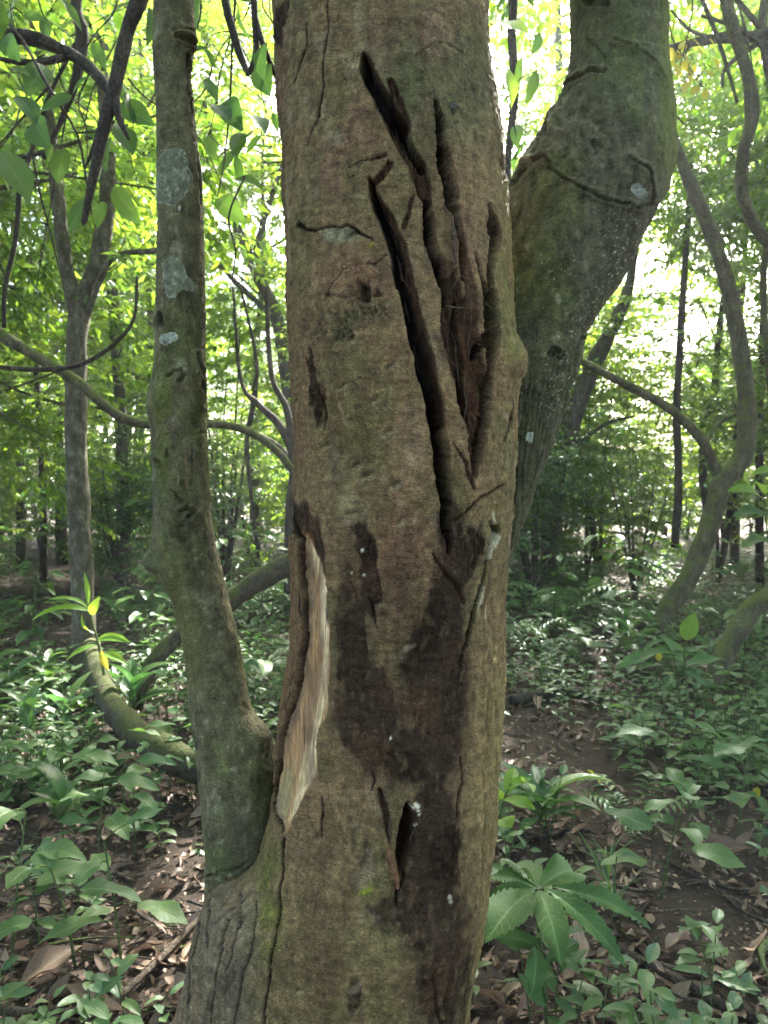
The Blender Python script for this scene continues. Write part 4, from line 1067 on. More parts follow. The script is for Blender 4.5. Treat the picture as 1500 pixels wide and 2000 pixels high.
TREES = [make_tree(200, 8.5, 2.0, 2.4, 430, .105, 'leaf_sun', nleaf=48), make_tree(210, 10.5, 2.6, 2.8, 480, .11, 'leaf_mid', .075, nleaf=48), make_tree(220, 7.0, 1.3, 2.1, 400, .10, 'leaf_mid', .045, 'bark_dark', nleaf=46),
         make_tree(230, 12.0, 3.2, 3.0, 520, .115, 'leaf_mid', .085, nleaf=48), make_tree(240, 9.0, 1.8, 2.5, 450, .105, 'leaf_dark', .06, nleaf=48)]
SHRUBS = [make_shrub(300, 3.0, 1.1, 170, .09, 'leaf_mid', 34), make_shrub(310, 4.2, 1.3, 210, .095, 'leaf_sun', 36), make_shrub(320, 1.9, .95, 130, .08, 'leaf_dark', 34), make_shrub(330, 2.6, 1.1, 170, .085, 'leaf_dark', 34),
          make_shrub(340, 5.2, 1.4, 250, .095, 'leaf_mid', 36)]

TREE_LABEL = ['slim tree with light yellow-green crown', 'tall tree with mid green crown', 'thin dark-stemmed young tree with loose crown', 'tallest straight grey tree with broad crown', 'tree with dense dark green crown']
SHRUB_LABEL = ['bushy mid green shrub', 'tall light green backlit shrub', 'low dark glossy-leaved shrub', 'rounded dark green shrub', 'tall mid green shrub']
def whereabouts(x, y):
    """by which findable thing of the place it grows"""
    if y < 7: return 'out of view at the clearing rim'
    q = float(PROJ(np.array([x, y, 1.0]))[0])
    row = 'front row' if y < 10.5 else 'middle row' if y < 14 else 'back row'
    for lim, t in ((110, 'past the lit path'), (270, 'behind the speckled tree'), (420, 'behind the slender stem'), (590, 'between slender stem and cracked trunk'), (990, 'behind the cracked trunk'), (1150, 'behind the bending stem'), (1340, 'in the bright opening'), (1520, 'behind the Y-shaped tree')):
        if q < lim: return row + ' ' + t
    return row + ' beyond the leaning mossy stem'
def put_tree(k, x, y, rz, s):
    o = empty('forest_tree', (x, y, float(ground_h(x, y))), TREE_LABEL[k] + ', ' + whereabouts(x, y), 'tree', 'forest trees behind the cracked tree', rz, s)
    link('trunk', TREES[k][0], o); link('crown', TREES[k][1], o); return o
def put_shrub(k, x, y, rz, s):
    o = empty('thicket_shrub', (x, y, float(ground_h(x, y))), SHRUB_LABEL[k] + ', ' + whereabouts(x, y), 'shrub', 'shrubs of the thicket', rz, s)
    link('stems', SHRUBS[k][0], o); link('foliage', SHRUBS[k][1], o); return o

rf = random.Random(5)
def jgrid(x0, x1, y0, y1, step, jit):
    y = y0
    while y < y1:
        x = x0
        while x < x1:
            yield x + rf.uniform(-jit, jit), y + rf.uniform(-jit, jit)
            x += step
        y += step
def on_path(x, y):
    """two clear footpaths: one far left, one running away to the right"""
    a = abs(x - (-0.48 * y + 0.25)) < .55 and 5.5 < y < 13
    b = abs(x - (0.315 * y + .05)) < .3 and 9.5 < y < 13.5
    return a or b
def wide(x, y, m): return abs(x) < 0.56 * y + m
# canopy trees
SUNNY = [(-3.4, 7.0), (-5.2, 10.5), (3.6, 11.5), (2.9, 10.0), (-2.0, 9.0)]       # spots of the floor and thicket the sun reaches
def in_beam(x, y):
    sx_, sy_ = sv[0] / sv[2], sv[1] / sv[2]
    return any(min(math.hypot(a + sx_ * z - x, b + sy_ * z - y) for z in (3, 5, 7, 9)) < 1.5 for a, b in SUNNY)
for x, y in jgrid(-16, 16, 6.5, 24, 2.6, 1.0):
    if not wide(x, y, 4.0) or on_path(x, y) or in_beam(x, y): continue
    if y > 13.5 and rf.random() < .3: continue
    if y < 9.0 and abs(x) < .54 * y: continue          # the near view holds only the trees built one by one below
    if 9.5 < y and abs(x / y - 0.38) < 0.07 and rf.random() < .8: continue        # the bright opening to the right
    k = rf.choices(range(5), [3, 3, 3, 2, 2])[0] if y > 10 else rf.choice([0, 2, 2])
    put_tree(k, x, y, rf.uniform(0, 6.28), rf.uniform(.85, 1.15))
for x, y, k in [(-3.3, 9.3, 0), (-4.9, 10.6, 2), (-1.9, 10.9, 0), (-6.2, 12.6, 0), (2.3, 11.2, 2), (5.6, 11.8, 0), (4.9, 9.6, 2)]:
    put_tree(k, x, y, rf.uniform(0, 6.28), rf.uniform(.9, 1.1))
# trees round and behind the photographer, out of view, added to shade trunk and floor
for x, y, k in [(-4.6, 6.6, 1), (4.9, 6.4, 3), (-4.1, 4.6, 3), (4.3, 4.4, 1), (-5.2, 2.6, 1), (5.6, 2.2, 3), (-5.0, -1.9, 4), (4.6, -2.6, 1), (0.6, -4.8, 3), (-7, -4, 1), (6.8, -5, 0), (-1.8, -8, 3), (8, 1, 4), (-8, 1.2, 3), (3, -8.5, 1)]:
    put_tree(k, x, y, rf.uniform(0, 6.28), 1.0)
# thicket
for x, y in jgrid(-14, 14, 7.0, 23, 1.7, .7):
    if not wide(x, y, 2.5) or on_path(x, y) or (y < 8.4 and abs(x) < .55 * y): continue
    if 9 < y and abs(x / y - 0.38) < 0.06 and rf.random() < .25: continue
    k = rf.choices(range(5), [3, 2, 3, 3, 2])[0]
    put_shrub(k, x, y, rf.uniform(0, 6.28), rf.uniform(.75, 1.1))

put_shrub(1, 3.1, 10.6, .4, 1.0); put_shrub(1, 2.5, 11.6, 2.2, 1.0)
# ------------------------------------------------------------------ trees and lianas told apart in the photograph
def woody(name, lines, mat, label, cat, part='trunk', crown=None, n=40, seg=12, rough=.16, freq=9):
    """lines: [(px,py,depth,radius)...]; first is the trunk, the others are limbs"""
    o = empty(name, (0, 0, 0), label, cat)
    base = None
    for q, ln in enumerate(lines):
        W = [P(*t[:3]) for t in ln]
        if base is None:
            base = W[0].copy(); o.location = tuple(base)
        Vt, Q, T = tube(np.array(W) - base, [t[3] for t in ln], n, seg, rough, freq, q * 7 + int(abs(W[0][0] * 100)))
        link(part if q == 0 else 'limb', build_mesh(part, Vt, [T, Q], M[mat]), o)
    if crown is not None:
        m_, off, s = crown
        top = P(*lines[0][-1][:3]) - base
        c = link('crown', m_, o); c.location = tuple(top + np.array(off)); c.scale = (s, s, s)
    return o

def crown_only(seed, rad, n, leaf, mat):
    r = np.random.default_rng(seed); lf, tw = Acc(), Acc()
    S = unit(r.normal(0, 1, (n, 3))) * (rad * r.uniform(.25, 1, (n, 1)) ** .6) * [1, 1, .55]
    sprays(lf, None, S, unit(S) + r.normal(0, .4, (n, 3)), r.uniform(.4, .8, n), 30, leaf, seed)
    return lf.mesh('crown', M[mat], 'leaf_uv')
CROWN_A = crown_only(401, 2.0, 150, .12, 'leaf_sun'); CROWN_B = crown_only(402, 2.4, 260, .125, 'leaf_mid')

c = link('crown', CROWN_B, tree); c.location = (0.2, 1.5, 7.0); c.scale = (1.1, 1.1, 1.0)

woody('speckled_tree', [[(152, 1345, 5.2, 0.0903), (162, 1250, 5.2, 0.0791), (160, 1100, 5.2, 0.0757), (150, 900, 5.2, 0.0722), (148, 720, 5.2, 0.0731), (158, 600, 5.2, 0.0731), (195, 500, 5.2, 0.0645), (212, 330, 5.25, 0.0516), (200, 150, 5.3, 0.0473), (150, -200, 5.4, 0.0387), (120, -500, 5.5, 0.0258)],
                        [(155, 630, 5.2, 0.0602), (130, 520, 5.15, 0.0499), (112, 380, 5.1, 0.0430), (95, 230, 5.1, 0.0387), (70, 60, 5.0, 0.0344), (20, -150, 5.0, 0.0258)],
                        [(160, 640, 5.2, 0.0258), (215, 510, 5.1, 0.0206), (300, 490, 5.0, 0.0172), (340, 480, 5.0, 0.0129)]],
      'bark_pale', 'pale speckled slim tree forking in two beside the lit path', 'tree', crown=(CROWN_A, (0.3, 0.3, 0.6), 1.0), n=60)
woody('fork_tree', [[(1292, 1260, 6.2, 0.0966), (1300, 1200, 6.2, 0.0840), (1350, 1120, 6.2, 0.0823), (1385, 1030, 6.2, 0.0840), (1410, 945, 6.2, 0.0882), (1450, 890, 6.2, 0.0798), (1460, 800, 6.2, 0.0714), (1440, 650, 6.2, 0.0655), (1405, 500, 6.2, 0.0588), (1350, 360, 6.2, 0.0521), (1315, 270, 6.2, 0.0420), (1270, 120, 6.3, 0.0336), (1230, -150, 6.4, 0.0168)],
                    [(1408, 935, 6.2, 0.0588), (1395, 910, 6.2, 0.0462), (1370, 860, 6.15, 0.0403), (1310, 800, 6.1, 0.0378), (1230, 755, 6.0, 0.0336), (1140, 708, 5.9, 0.0286), (1020, 640, 5.8, 0.0185)],
                    [(1375, 870, 6.2, 0.0252), (1400, 830, 6.3, 0.0235), (1440, 805, 6.4, 0.0168)],
                    [(1290, 1265, 6.2, 0.0672), (1275, 1300, 6.1, 0.0504), (1262, 1345, 6.0, 0.0420)]],
      'bark_moss', 'mossy crooked tree forking into a Y above the herb carpet', 'tree', crown=(CROWN_A, (0, .6, .8), 1.0), n=70)
woody('leaning_sapling', [[(1385, 1345, 4.7, .05), (1400, 1310, 4.7, .062), (1430, 1250, 4.7, .066), (1465, 1195, 4.7, .064), (1510, 1160, 4.7, .06), (1600, 1090, 4.7, .055), (1680, 900, 4.8, .05), (1720, 400, 4.9, .03), (1740, 0, 5.0, .02)]],
      'bark_moss', 'leaning mossy stem rising out of the herb carpet', 'tree', crown=(CROWN_B, (.3, 0, .5), .7))
woody('slender_tree', [[(566, 1160, 6.8, .055), (567, 1000, 6.8, .05), (575, 900, 6.8, .05), (545, 830, 6.8, .035), (505, 790, 6.8, .03), (470, 740, 6.9, .02), (455, 560, 7, .012)],
                       [(575, 905, 6.8, .035), (560, 800, 6.8, .03), (530, 730, 6.8, .026), (520, 560, 6.9, .02)],
                       [(575, 910, 6.8, .03), (540, 870, 6.9, .027), (480, 840, 7.0, .026), (410, 828, 7.0, .024)]],
      'bark_dark', 'thin dark branching tree showing beside the peeled trunk edge', 'tree')
woody('grey_tree', [[(600, 1100, 9.0, 0.1040), (580, 900, 9.0, 0.0880), (560, 740, 9.0, 0.0800), (540, 620, 9.0, 0.0760), (500, 530, 9.0, 0.0680), (460, 440, 9.0, 0.0560), (430, 380, 9, 0.0400), (400, 200, 9.2, 0.0240)],
                    [(498, 530, 9.0, 0.0480), (505, 470, 9.0, 0.0400), (525, 400, 9, 0.0360), (560, 300, 9, 0.0240)],
                    [(545, 630, 9.0, 0.0400), (470, 560, 8.9, 0.0320), (400, 490, 8.8, 0.0240), (380, 480, 8.8, 0.0160)]],
      'bark_grey', 'pale grey crooked tree in the hazy glade', 'tree')
woody('leaning_tree', [[(1075, 990, 9.5, 0.1360), (1095, 900, 9.5, 0.1275), (1125, 800, 9.5, 0.1190), (1170, 690, 9.5, 0.1020), (1215, 600, 9.6, 0.0765), (1235, 520, 9.7, 0.0510), (1260, 350, 9.8, 0.0255)],
                        [(1110, 880, 9.5, 0.0298), (1180, 830, 9.4, 0.0255), (1240, 812, 9.3, 0.0170)]],
      'bark_grey', 'leaning grey tree half hidden behind the bending stem', 'tree', crown=(CROWN_A, (0, 0, .5), .8))
woody('thin_dark_tree', [[(1318, 1070, 8.5, .05), (1325, 950, 8.5, .042), (1322, 800, 8.5, .045), (1330, 640, 8.5, .04), (1342, 450, 8.6, .032), (1352, 300, 8.7, .02)]],
      'bark_dark', 'thin dark upright trunk inside the bright opening', 'tree')
woody('thin_pale_tree', [[(1390, 1060, 10, .06), (1372, 900, 10, .055), (1395, 760, 10, .05), (1400, 690, 10, .045), (1420, 520, 10, .03)]], 'bark_grey', 'faint hazy trunk behind the Y-shaped tree', 'tree')
woody('upright_tree', [[(1545, 1080, 7.2, .035), (1520, 900, 7.2, .035), (1500, 700, 7.2, .033), (1490, 560, 7.2, .03), (1500, 480, 7.2, .03), (1540, 300, 7.2, .02)]], 'bark_moss', 'upright mossy trunk behind the Y-shaped tree', 'tree', crown=(CROWN_B, (0, .4, .3), .6))
woody('wavy_liana', [[(505, 1090, 7.5, .02), (490, 960, 7.5, .022), (482, 860, 7.5, .025), (495, 790, 7.5, .026), (500, 700, 7.5, .02), (470, 560, 7.5, .012)]], 'bark_dark', 'wavy dark liana stem hanging in the glade', 'liana', 'stem')
woody('hanging_liana', [[(990, 420, 3.2, .012), (993, 300, 3.2, .016), (1005, 180, 3.2, .018), (1000, 60, 3.2, .019), (1010, -120, 3.2, .02)]], 'bark_dark', 'thin upright liana just behind the cracked trunk edge', 'liana', 'stem')
woody('rope_liana', [[(1398, -120, 4.0, .03), (1425, 30, 4.0, .032), (1462, 150, 4.0, .033), (1468, 230, 4.0, .034), (1452, 300, 4.0, .032), (1450, 380, 4.0, .03), (1480, 450, 4.0, .03), (1540, 540, 4.0, .03), (1600, 800, 4.1, .028), (1620, 1280, 4.2, .03)]], 'bark_moss', 'thick looping liana hanging beside the yellow leaves', 'liana', 'stem')
woody('tangled_branch', [[(1600, 30, 4.6, .03), (1480, 70, 4.6, .034), (1400, 75, 4.6, .03), (1310, 95, 4.7, .024), (1240, 120, 4.8, .015)], [(1500, 70, 4.6, .018), (1420, 130, 4.6, .014), (1410, 170, 4.6, .010)],
                         [(1490, 60, 4.6, .02), (1440, 0, 4.6, .016), (1400, -60, 4.6, .01)], [(1520, 120, 4.5, .014), (1450, 60, 4.5, .016), (1370, 30, 4.6, .01)], [(1400, 75, 4.6, .012), (1350, 60, 4.6, .01), (1310, 20, 4.6, .006)],
                         [(1500, -40, 4.7, .03), (1490, 60, 4.7, .028), (1510, 200, 4.7, .02)]], 'bark_grey', 'tangle of dry grey branches above the rope-like liana', 'branch', 'bough', n=30, seg=8)
woody('drooping_branch', [[(1345, -60, 4.2, .01), (1400, 70, 4.2, .012), (1440, 200, 4.2, .008)]], 'bark_grey', 'fine bare twig drooping by the dry tangle', 'branch', 'bough', n=16, seg=6)
woody('sagging_liana', [[(-120, 560, 4.2, .03), (0, 650, 4.2, .031), (60, 690, 4.2, .032), (150, 745, 4.25, .03), (220, 805, 4.3, .028), (270, 825, 4.35, .028), (330, 828, 4.4, .026), (410, 828, 4.5, .025), (480, 840, 4.55, .024), (540, 880, 4.6, .024), (580, 930, 4.65, .024), (640, 1000, 4.7, .022)]],
      'bark_moss', 'long sagging liana passing behind the slender stem', 'liana', 'stem', n=70)
woody('wire_liana', [[(-60, 712, 3.6, .010), (0, 717, 3.6, .011), (70, 722, 3.6, .012), (130, 718, 3.6, .012), (180, 702, 3.6, .012), (230, 665, 3.6, .010), (262, 620, 3.6, .009), (268, 540, 3.6, .008)]], 'bark_dark', 'thin dark liana crossing in front of the speckled tree', 'liana', 'stem', n=50, seg=8)
woody('looping_liana', [[(60, 300, 3.0, .010), (40, 360, 3.0, .011), (30, 470, 3.0, .010), (10, 560, 3.0, .009), (8, 640, 3.0, .008)], [(60, 300, 3.0, .009), (95, 190, 3.0, .009), (150, 80, 3.0, .008)]], 'bark_dark', 'dark twisting liana hanging by the big drooping leaves', 'liana', 'stem', n=40, seg=8)
woody('dead_branch', [[(330, -160, 2.3, .022), (272, 0, 2.3, .0235), (250, 60, 2.3, .022), (238, 110, 2.3, .0215), (222, 180, 2.3, .0205), (205, 240, 2.3, .0195), (190, 310, 2.3, .017), (175, 380, 2.3, .013), (165, 430, 2.3, .010), (161, 436, 2.3, .006)],
                      [(226, 190, 2.3, .012), (232, 230, 2.28, .010), (252, 272, 2.28, .004)], [(200, 240, 2.3, .010), (182, 290, 2.3, .006), (165, 330, 2.3, .003)]], 'bark_dark', 'broken dark dead branch hanging down among big leaves', 'branch', 'bough', n=60)
woody('arched_branch', [[(-140, 66, 2.7, .026), (0, 70, 2.7, .026), (60, 74, 2.7, .025), (110, 92, 2.7, .024), (160, 120, 2.7, .022), (205, 165, 2.65, .019), (232, 210, 2.6, .014), (240, 250, 2.6, .006)], [(130, 110, 2.7, .015), (90, 120, 2.7, .012), (40, 122, 2.7, .010), (0, 115, 2.7, .008)]], 'bark_dark', 'dark arched branch reaching towards the hanging dead branch', 'branch', 'bough', n=50)
woody('climbing_stem', [[(160, -120, 2.9, .02), (148, 10, 2.9, .022), (160, 60, 2.9, .024), (157, 110, 2.9, .022), (150, 150, 2.9, .016), (128, 215, 2.9, .012), (108, 260, 2.9, .009), (85, 310, 2.9, .008)]], 'bark_dark', 'dark kinked stem crossing the arched branch', 'liana', 'stem', n=40)
woody('looped_twig', [[(430, -120, 2.5, .014), (440, 0, 2.5, .014), (455, 60, 2.5, .014), (470, 110, 2.5, .012), (486, 146, 2.5, .008)], [(492, -60, 2.5, .011), (498, 40, 2.5, .011), (500, 100, 2.5, .010), (487, 144, 2.5, .007)], [(498, 30, 2.5, .009), (515, 90, 2.5, .009), (535, 140, 2.6, .008), (560, 200, 2.7, .007)]],
      'bark_dark', 'dark twig meeting in a V beside the slender stem', 'liana', 'stem', n=30, seg=8)
rt = random.Random(9)
for k in range(26):      # fine bare twigs criss-crossing overhead
    x, y = rt.uniform(0, 540), rt.uniform(0, 520)
    if k > 19: x, y = rt.uniform(1010, 1480), rt.uniform(0, 420)
    d = rt.uniform(2.4, 4.0); dx, dy = rt.uniform(-110, 110), rt.uniform(40, 190)
    pts = [(x, y - dy, d, .004), (x + dx * .3 + rt.uniform(-25, 25), y - dy * .3, d, .0035), (x + dx * .7, y + dy * .3, d, .003), (x + dx + rt.uniform(-20, 20), y + dy, d, .0015)]
    W = [P(*t[:3]) for t in pts]
    Vt, Q, T = tube(W, [t[3] for t in pts], 18, 5, .1, 20, k)
    link('hanging_twig', build_mesh('hanging_twig', Vt, [T, Q], M['bark_dark']), None, 'fine dark bare twig hanging among the leaves overhead', 'twig', 'bare twigs overhead')

# fallen wood
def log(pts, mat, label, name='fallen_log'):
    W = [GP(x, y, z) for x, y, z, r in pts]
    Vt, Q, T = tube(W, [t[3] for t in pts], 60, 16, .22, 9, int(pts[0][0]))
    link(name, build_mesh(name, Vt, [T, Q], M[mat]), None, label, 'log')
log([(178, 1262, .30, .058), (192, 1320, .27, .062), (232, 1398, .24, .064), (300, 1455, .22, .066), (370, 1492, .20, .066), (450, 1520, .16, .06), (540, 1550, .1, .05)], 'moss_log', 'mossy fallen log lying among broad-leaved plants')
woody('fallen_branch', [[(660, 1085, 4.7, .066), (600, 1090, 4.7, .068), (560, 1104, 4.7, .070), (505, 1136, 4.65, .068), (450, 1172, 4.6, .062), (400, 1205, 4.5, .056), (340, 1250, 4.4, .05), (290, 1310, 4.3, .045), (262, 1385, 4.2, .04)]], 'moss_log', 'dark mossy fallen branch propped up behind the slender stem', 'log', 'bough')
log([(620, 1165, .1, .05), (540, 1190, .12, .05), (480, 1210, .1, .045), (380, 1262, .05, .05), (300, 1290, .05, .045)], 'moss_log', 'low dark fallen limb under the propped mossy branch')
log([(1000, 1370, .05, .035), (1100, 1350, .06, .04), (1180, 1368, .04, .03)], 'bark_dark', 'rotting dark log sunk in the herb carpet')

# ------------------------------------------------------------------ leaves as single pieces
LEAF = {}
def protos(key, mat, n, **k):
    LEAF[key] = []
    for q in range(n):
        kk = dict(k); kk['droop'] = k.get('droop', .25) * (0.6 + .8 * q / max(1, n - 1)); kk['seed'] = hash(key) % 97 + q * 13 if False else len(LEAF) * 31 + q * 13
        kk['twist'] = (q - n / 2) * .12
        arr = leaf_arrays(**kk); tip = arr[0].reshape(-1, 3)[-1 - kk.get('nu', 4) // 2]
        LEAF[key].append((build_mesh('leaf', arr[0], arr[1], M[mat], True, {'leaf_uv': arr[2]}), arr, tip))
protos('herb', 'leaf_herb', 4, nu=4, nv=7, width=.46, peak=.45, fold=.16, droop=.28, wave=.15)
protos('broad', 'leaf_broad', 4, nu=4, nv=15, width=.47, peak=.42, fold=.10, droop=.30, wave=.22, serr=.035)
protos('ribbed', 'leaf_glossy', 3, nu=8, nv=26, width=.38, peak=.5, fold=.12, droop=.34, corr=.028, ncorr=12, wave=.05)
protos('lance', 'leaf_herb', 3, nu=2, nv=8, width=.2, peak=.42, fold=.3, droop=.5)
protos('ginger', 'leaf_bright', 3, nu=4, nv=9, width=.22, peak=.45, fold=.18, droop=.42, wave=.1)
protos('bright', 'leaf_bright', 3, nu=4, nv=7, width=.45, peak=.42, fold=.12, droop=.3, wave=.1)
protos('hang', 'leaf_hang', 4, nu=4, nv=8, width=.38, peak=.45, fold=.14, droop=.22, wave=.12)
protos('yellow', 'leaf_yellow', 2, nu=4, nv=6, width=.5, peak=.45, fold=.1, droop=.15)
protos('grass', 'leaf_herb', 2, nu=2, nv=7, width=.05, peak=.3, fold=.3, droop=.6)

LOW = {}
for _k, _a in (('herb', dict(width=.46, peak=.45, fold=.16, droop=.28)), ('broad', dict(width=.56, peak=.44, fold=.1, droop=.3)), ('lance', dict(width=.2, peak=.42, fold=.3, droop=.5)), ('grass', dict(width=.05, fold=.3, droop=.6))):
    LOW[_k] = []
    for _q in range(3):
        _r = leaf_arrays(2, 3, seed=800 + _q, **_a); LOW[_k].append((None, _r, _r[0][-2]))

def leaf_matrix(base, tip, up, ptip, wide=1.0):
    base, tip, up = (np.asarray(v, float) for v in (base, tip, up))
    ch = tip - base; L = np.linalg.norm(ch); Yw = ch / (L + 1e-9)
    Xw = np.cross(Yw, up); Xw /= np.linalg.norm(Xw) + 1e-9; Zw = np.cross(Xw, Yw)
    lt = np.linalg.norm(ptip); yl = np.array([0, ptip[1], ptip[2]]); yl /= np.linalg.norm(yl)
    zl = np.cross([1, 0, 0], yl)
    s = L / lt
    W = np.stack([Xw, Yw, Zw], 1); Lm = np.stack([[1, 0, 0], yl, zl], 1)
    A = (W @ np.diag([s * wide, s, s])) @ Lm.T
    return A, base

def add_leaf(parent, key, base, tip, up, wide=1.0, rnd=None, name='leaf'):
    q = (rnd or random).randrange(len(LEAF[key])); me, arr, pt = LEAF[key][q]
    A, b = leaf_matrix(base, tip, up, pt, wide)
    m = Matrix(((*A[0], b[0]), (*A[1], b[1]), (*A[2], b[2]), (0, 0, 0, 1)))
    o = link(name, me, parent); o.matrix_local = m
    return o

# ------------------------------------------------------------------ plant layouts: stem lines + blades
def layout(kind, r):
    """-> (stem tubes [(pts, radii)], blades [(key, base, tip, up, wide)]) in the plant's own frame"""
    st, bl = [], []
    u3 = lambda: np.array([r.uniform(-1, 1), r.uniform(-1, 1), 0])
    if kind == 'herb':
        h = r.uniform(.08, .24); top = np.array([r.uniform(-.05, .05), r.uniform(-.05, .05), h])
        st.append(([[0, 0, -.02], top * [.4, .4, .5], top], [.0028, .002, .0012]))
        n = r.randrange(2, 5); a = r.uniform(0, 6.28)
        for k in range(n):
            t = .45 + .55 * k / max(1, n - 1); b = top * t * [1, 1, 1]; L = r.uniform(.05, .09) * (1.15 - .3 * t)
            for s in (0, math.pi):
                aa = a + s + r.uniform(-.35, .35)
                d = np.array([math.cos(aa), math.sin(aa), r.uniform(-.25, .45)])
                bl.append(('herb', b + d * .008, b + d * L, np.array([0, 0, 1.]) + u3() * .3, r.uniform(.85, 1.2)))
            a += 1.57 + r.uniform(-.3, .3)
    elif kind == 'broad':
        h = r.uniform(.16, .42); top = np.array([r.uniform(-.1, .1), r.uniform(-.1, .1), h])
        st.append(([[0, 0, -.02], top * [.4, .4, .5], top], [.004, .003, .002]))
        n = r.randrange(5, 9); a = r.uniform(0, 6.28)
        for k in range(n):
            t = .35 + .65 * k / (n - 1); b = top * [t ** 1.2, t ** 1.2, t]; L = r.uniform(.09, .155); a += 2.4 + r.uniform(-.3, .3)
            d = np.array([math.cos(a), math.sin(a), r.uniform(.15, .6)]); e = b + d * r.uniform(.03, .07)
            st.append(([b, (b + e) / 2 + [0, 0, .005], e], [.0018, .0014]))
            d2 = d * [1, 1, .2] + [0, 0, r.uniform(-.45, .1)]
            bl.append(('broad', e, e + unit(d2) * L, np.array([0, 0, 1.]) + u3() * .35, r.uniform(.9, 1.15)))
    elif kind == 'lance':
        n = r.randrange(6, 11); a = r.uniform(0, 6.28); h = r.uniform(.1, .3)
        st.append(([[0, 0, -.02], [r.uniform(-.02, .02), 0, h * .5], [0, 0, h]], [.004, .003, .002]))
        for k in range(n):
            a += 2.4; L = r.uniform(.14, .26); b = np.array([0, 0, h * (.4 + .6 * k / n)])
            d = np.array([math.cos(a), math.sin(a), r.uniform(.2, .9)])
            bl.append(('lance', b, b + unit(d) * L, np.array([0, 0, 1.]) + u3() * .2, r.uniform(1.0, 1.7)))
    elif kind == 'grass':
        for k in range(r.randrange(9, 16)):
            a = r.uniform(0, 6.28); L = r.uniform(.12, .26); d = np.array([math.cos(a), math.sin(a), r.uniform(.5, 1.8)])
            bl.append(('grass', np.array([math.cos(a) * .008, math.sin(a) * .008, 0]), unit(d) * L, np.array([0, 0, 1.]) + u3() * .1, 1.0))
        st.append(([[0, 0, -.02], [0, 0, .03]], [.004, .003]))
    elif kind == 'fern':
        for f in range(r.randrange(4, 7)):
            a = f * 1.3 + r.uniform(-.3, .3); L = r.uniform(.3, .5)
            d = np.array([math.cos(a), math.sin(a), 0]); sd = np.array([-math.sin(a), math.cos(a), 0])
            pts = [d * L * t + np.array([0, 0, .34 * L * math.sin(t * 2.4) * 2]) for t in (0, .33, .66, 1)]
            st.append((pts, [.003, .0025, .0015, .0008])); Cc = catmull(pts, 15)
            for k in range(2, 15):
                w = L * .22 * math.sin(math.pi * min(1, (k / 15) ** .8)) + .012
                for s in (-1, 1): bl.append(('lance', Cc[k], Cc[k] + sd * s * w + d * w * .35 + [0, 0, -.01], np.array([0, 0, 1.]), 1.1))
    elif kind == 'sapling':
        h = r.uniform(.5, 1.1); top = np.array([r.uniform(-.15, .15), r.uniform(-.15, .15), h])
        st.append(([[0, 0, -.02], top * [.3, .3, .5], top], [.006, .005, .003])); a = r.uniform(0, 6.28)
        for k in range(r.randrange(8, 14)):
            t = r.uniform(.35, 1); b = top * [t ** 1.3, t ** 1.3, t]; a += 2.4
            d = np.array([math.cos(a), math.sin(a), r.uniform(.1, .6)]); e = b + d * r.uniform(.03, .1); L = r.uniform(.12, .2)
            st.append(([b, e], [.002, .0014]))
            bl.append(('herb', e, e + unit(d * [1, 1, .1] + [0, 0, -.35]) * L, np.array([0, 0, 1.]) + u3() * .3, .95))
    return st, bl

def plant(kind, x, y, seed, label, cat, group, pieces=True, s=1.0, name=None, recol=None):
    r = random.Random(seed); st, bl = layout(kind, r)
    z = float(ground_h(x, y))
    nm = name or {'herb': 'low_herb', 'broad': 'broad_leaved_plant', 'lance': 'lance_leaved_plant', 'grass': 'grass_tuft', 'fern': 'fern', 'sapling': 'tree_seedling'}[kind]
    o = empty(nm, (x, y, z), label, cat, group, r.uniform(0, 6.28), s)
    ac = Acc()
    for pts, rad in st: ac.tube(pts, rad, 6, 5, cap=False)
    stem = link('stem', ac.mesh('stem', M['stem']), o)
    if pieces:
        for key, b, t, up, w in bl: add_leaf(o, recol or key, b, t, up, w, r)
    else:
        lf = Acc()
        for key, b, t, up, w in bl:
            me, arr, pt = LEAF[recol or key][r.randrange(len(LEAF[recol or key]))]; A, b0 = leaf_matrix(b, t, up, pt, w)
            a4 = arr[2].copy(); a4[:, 2] = r.uniform(0, 1); lf.add(arr[0] @ A.T + b0, arr[1], None, a4)
        link('leaves', lf.mesh('leaves', M[{'herb': 'leaf_herb', 'broad': 'leaf_broad', 'lance': 'leaf_herb', 'fern': 'leaf_herb', 'sapling': 'leaf_herb', 'grass': 'leaf_bright'}[kind]], 'leaf_uv'), o)
    return o

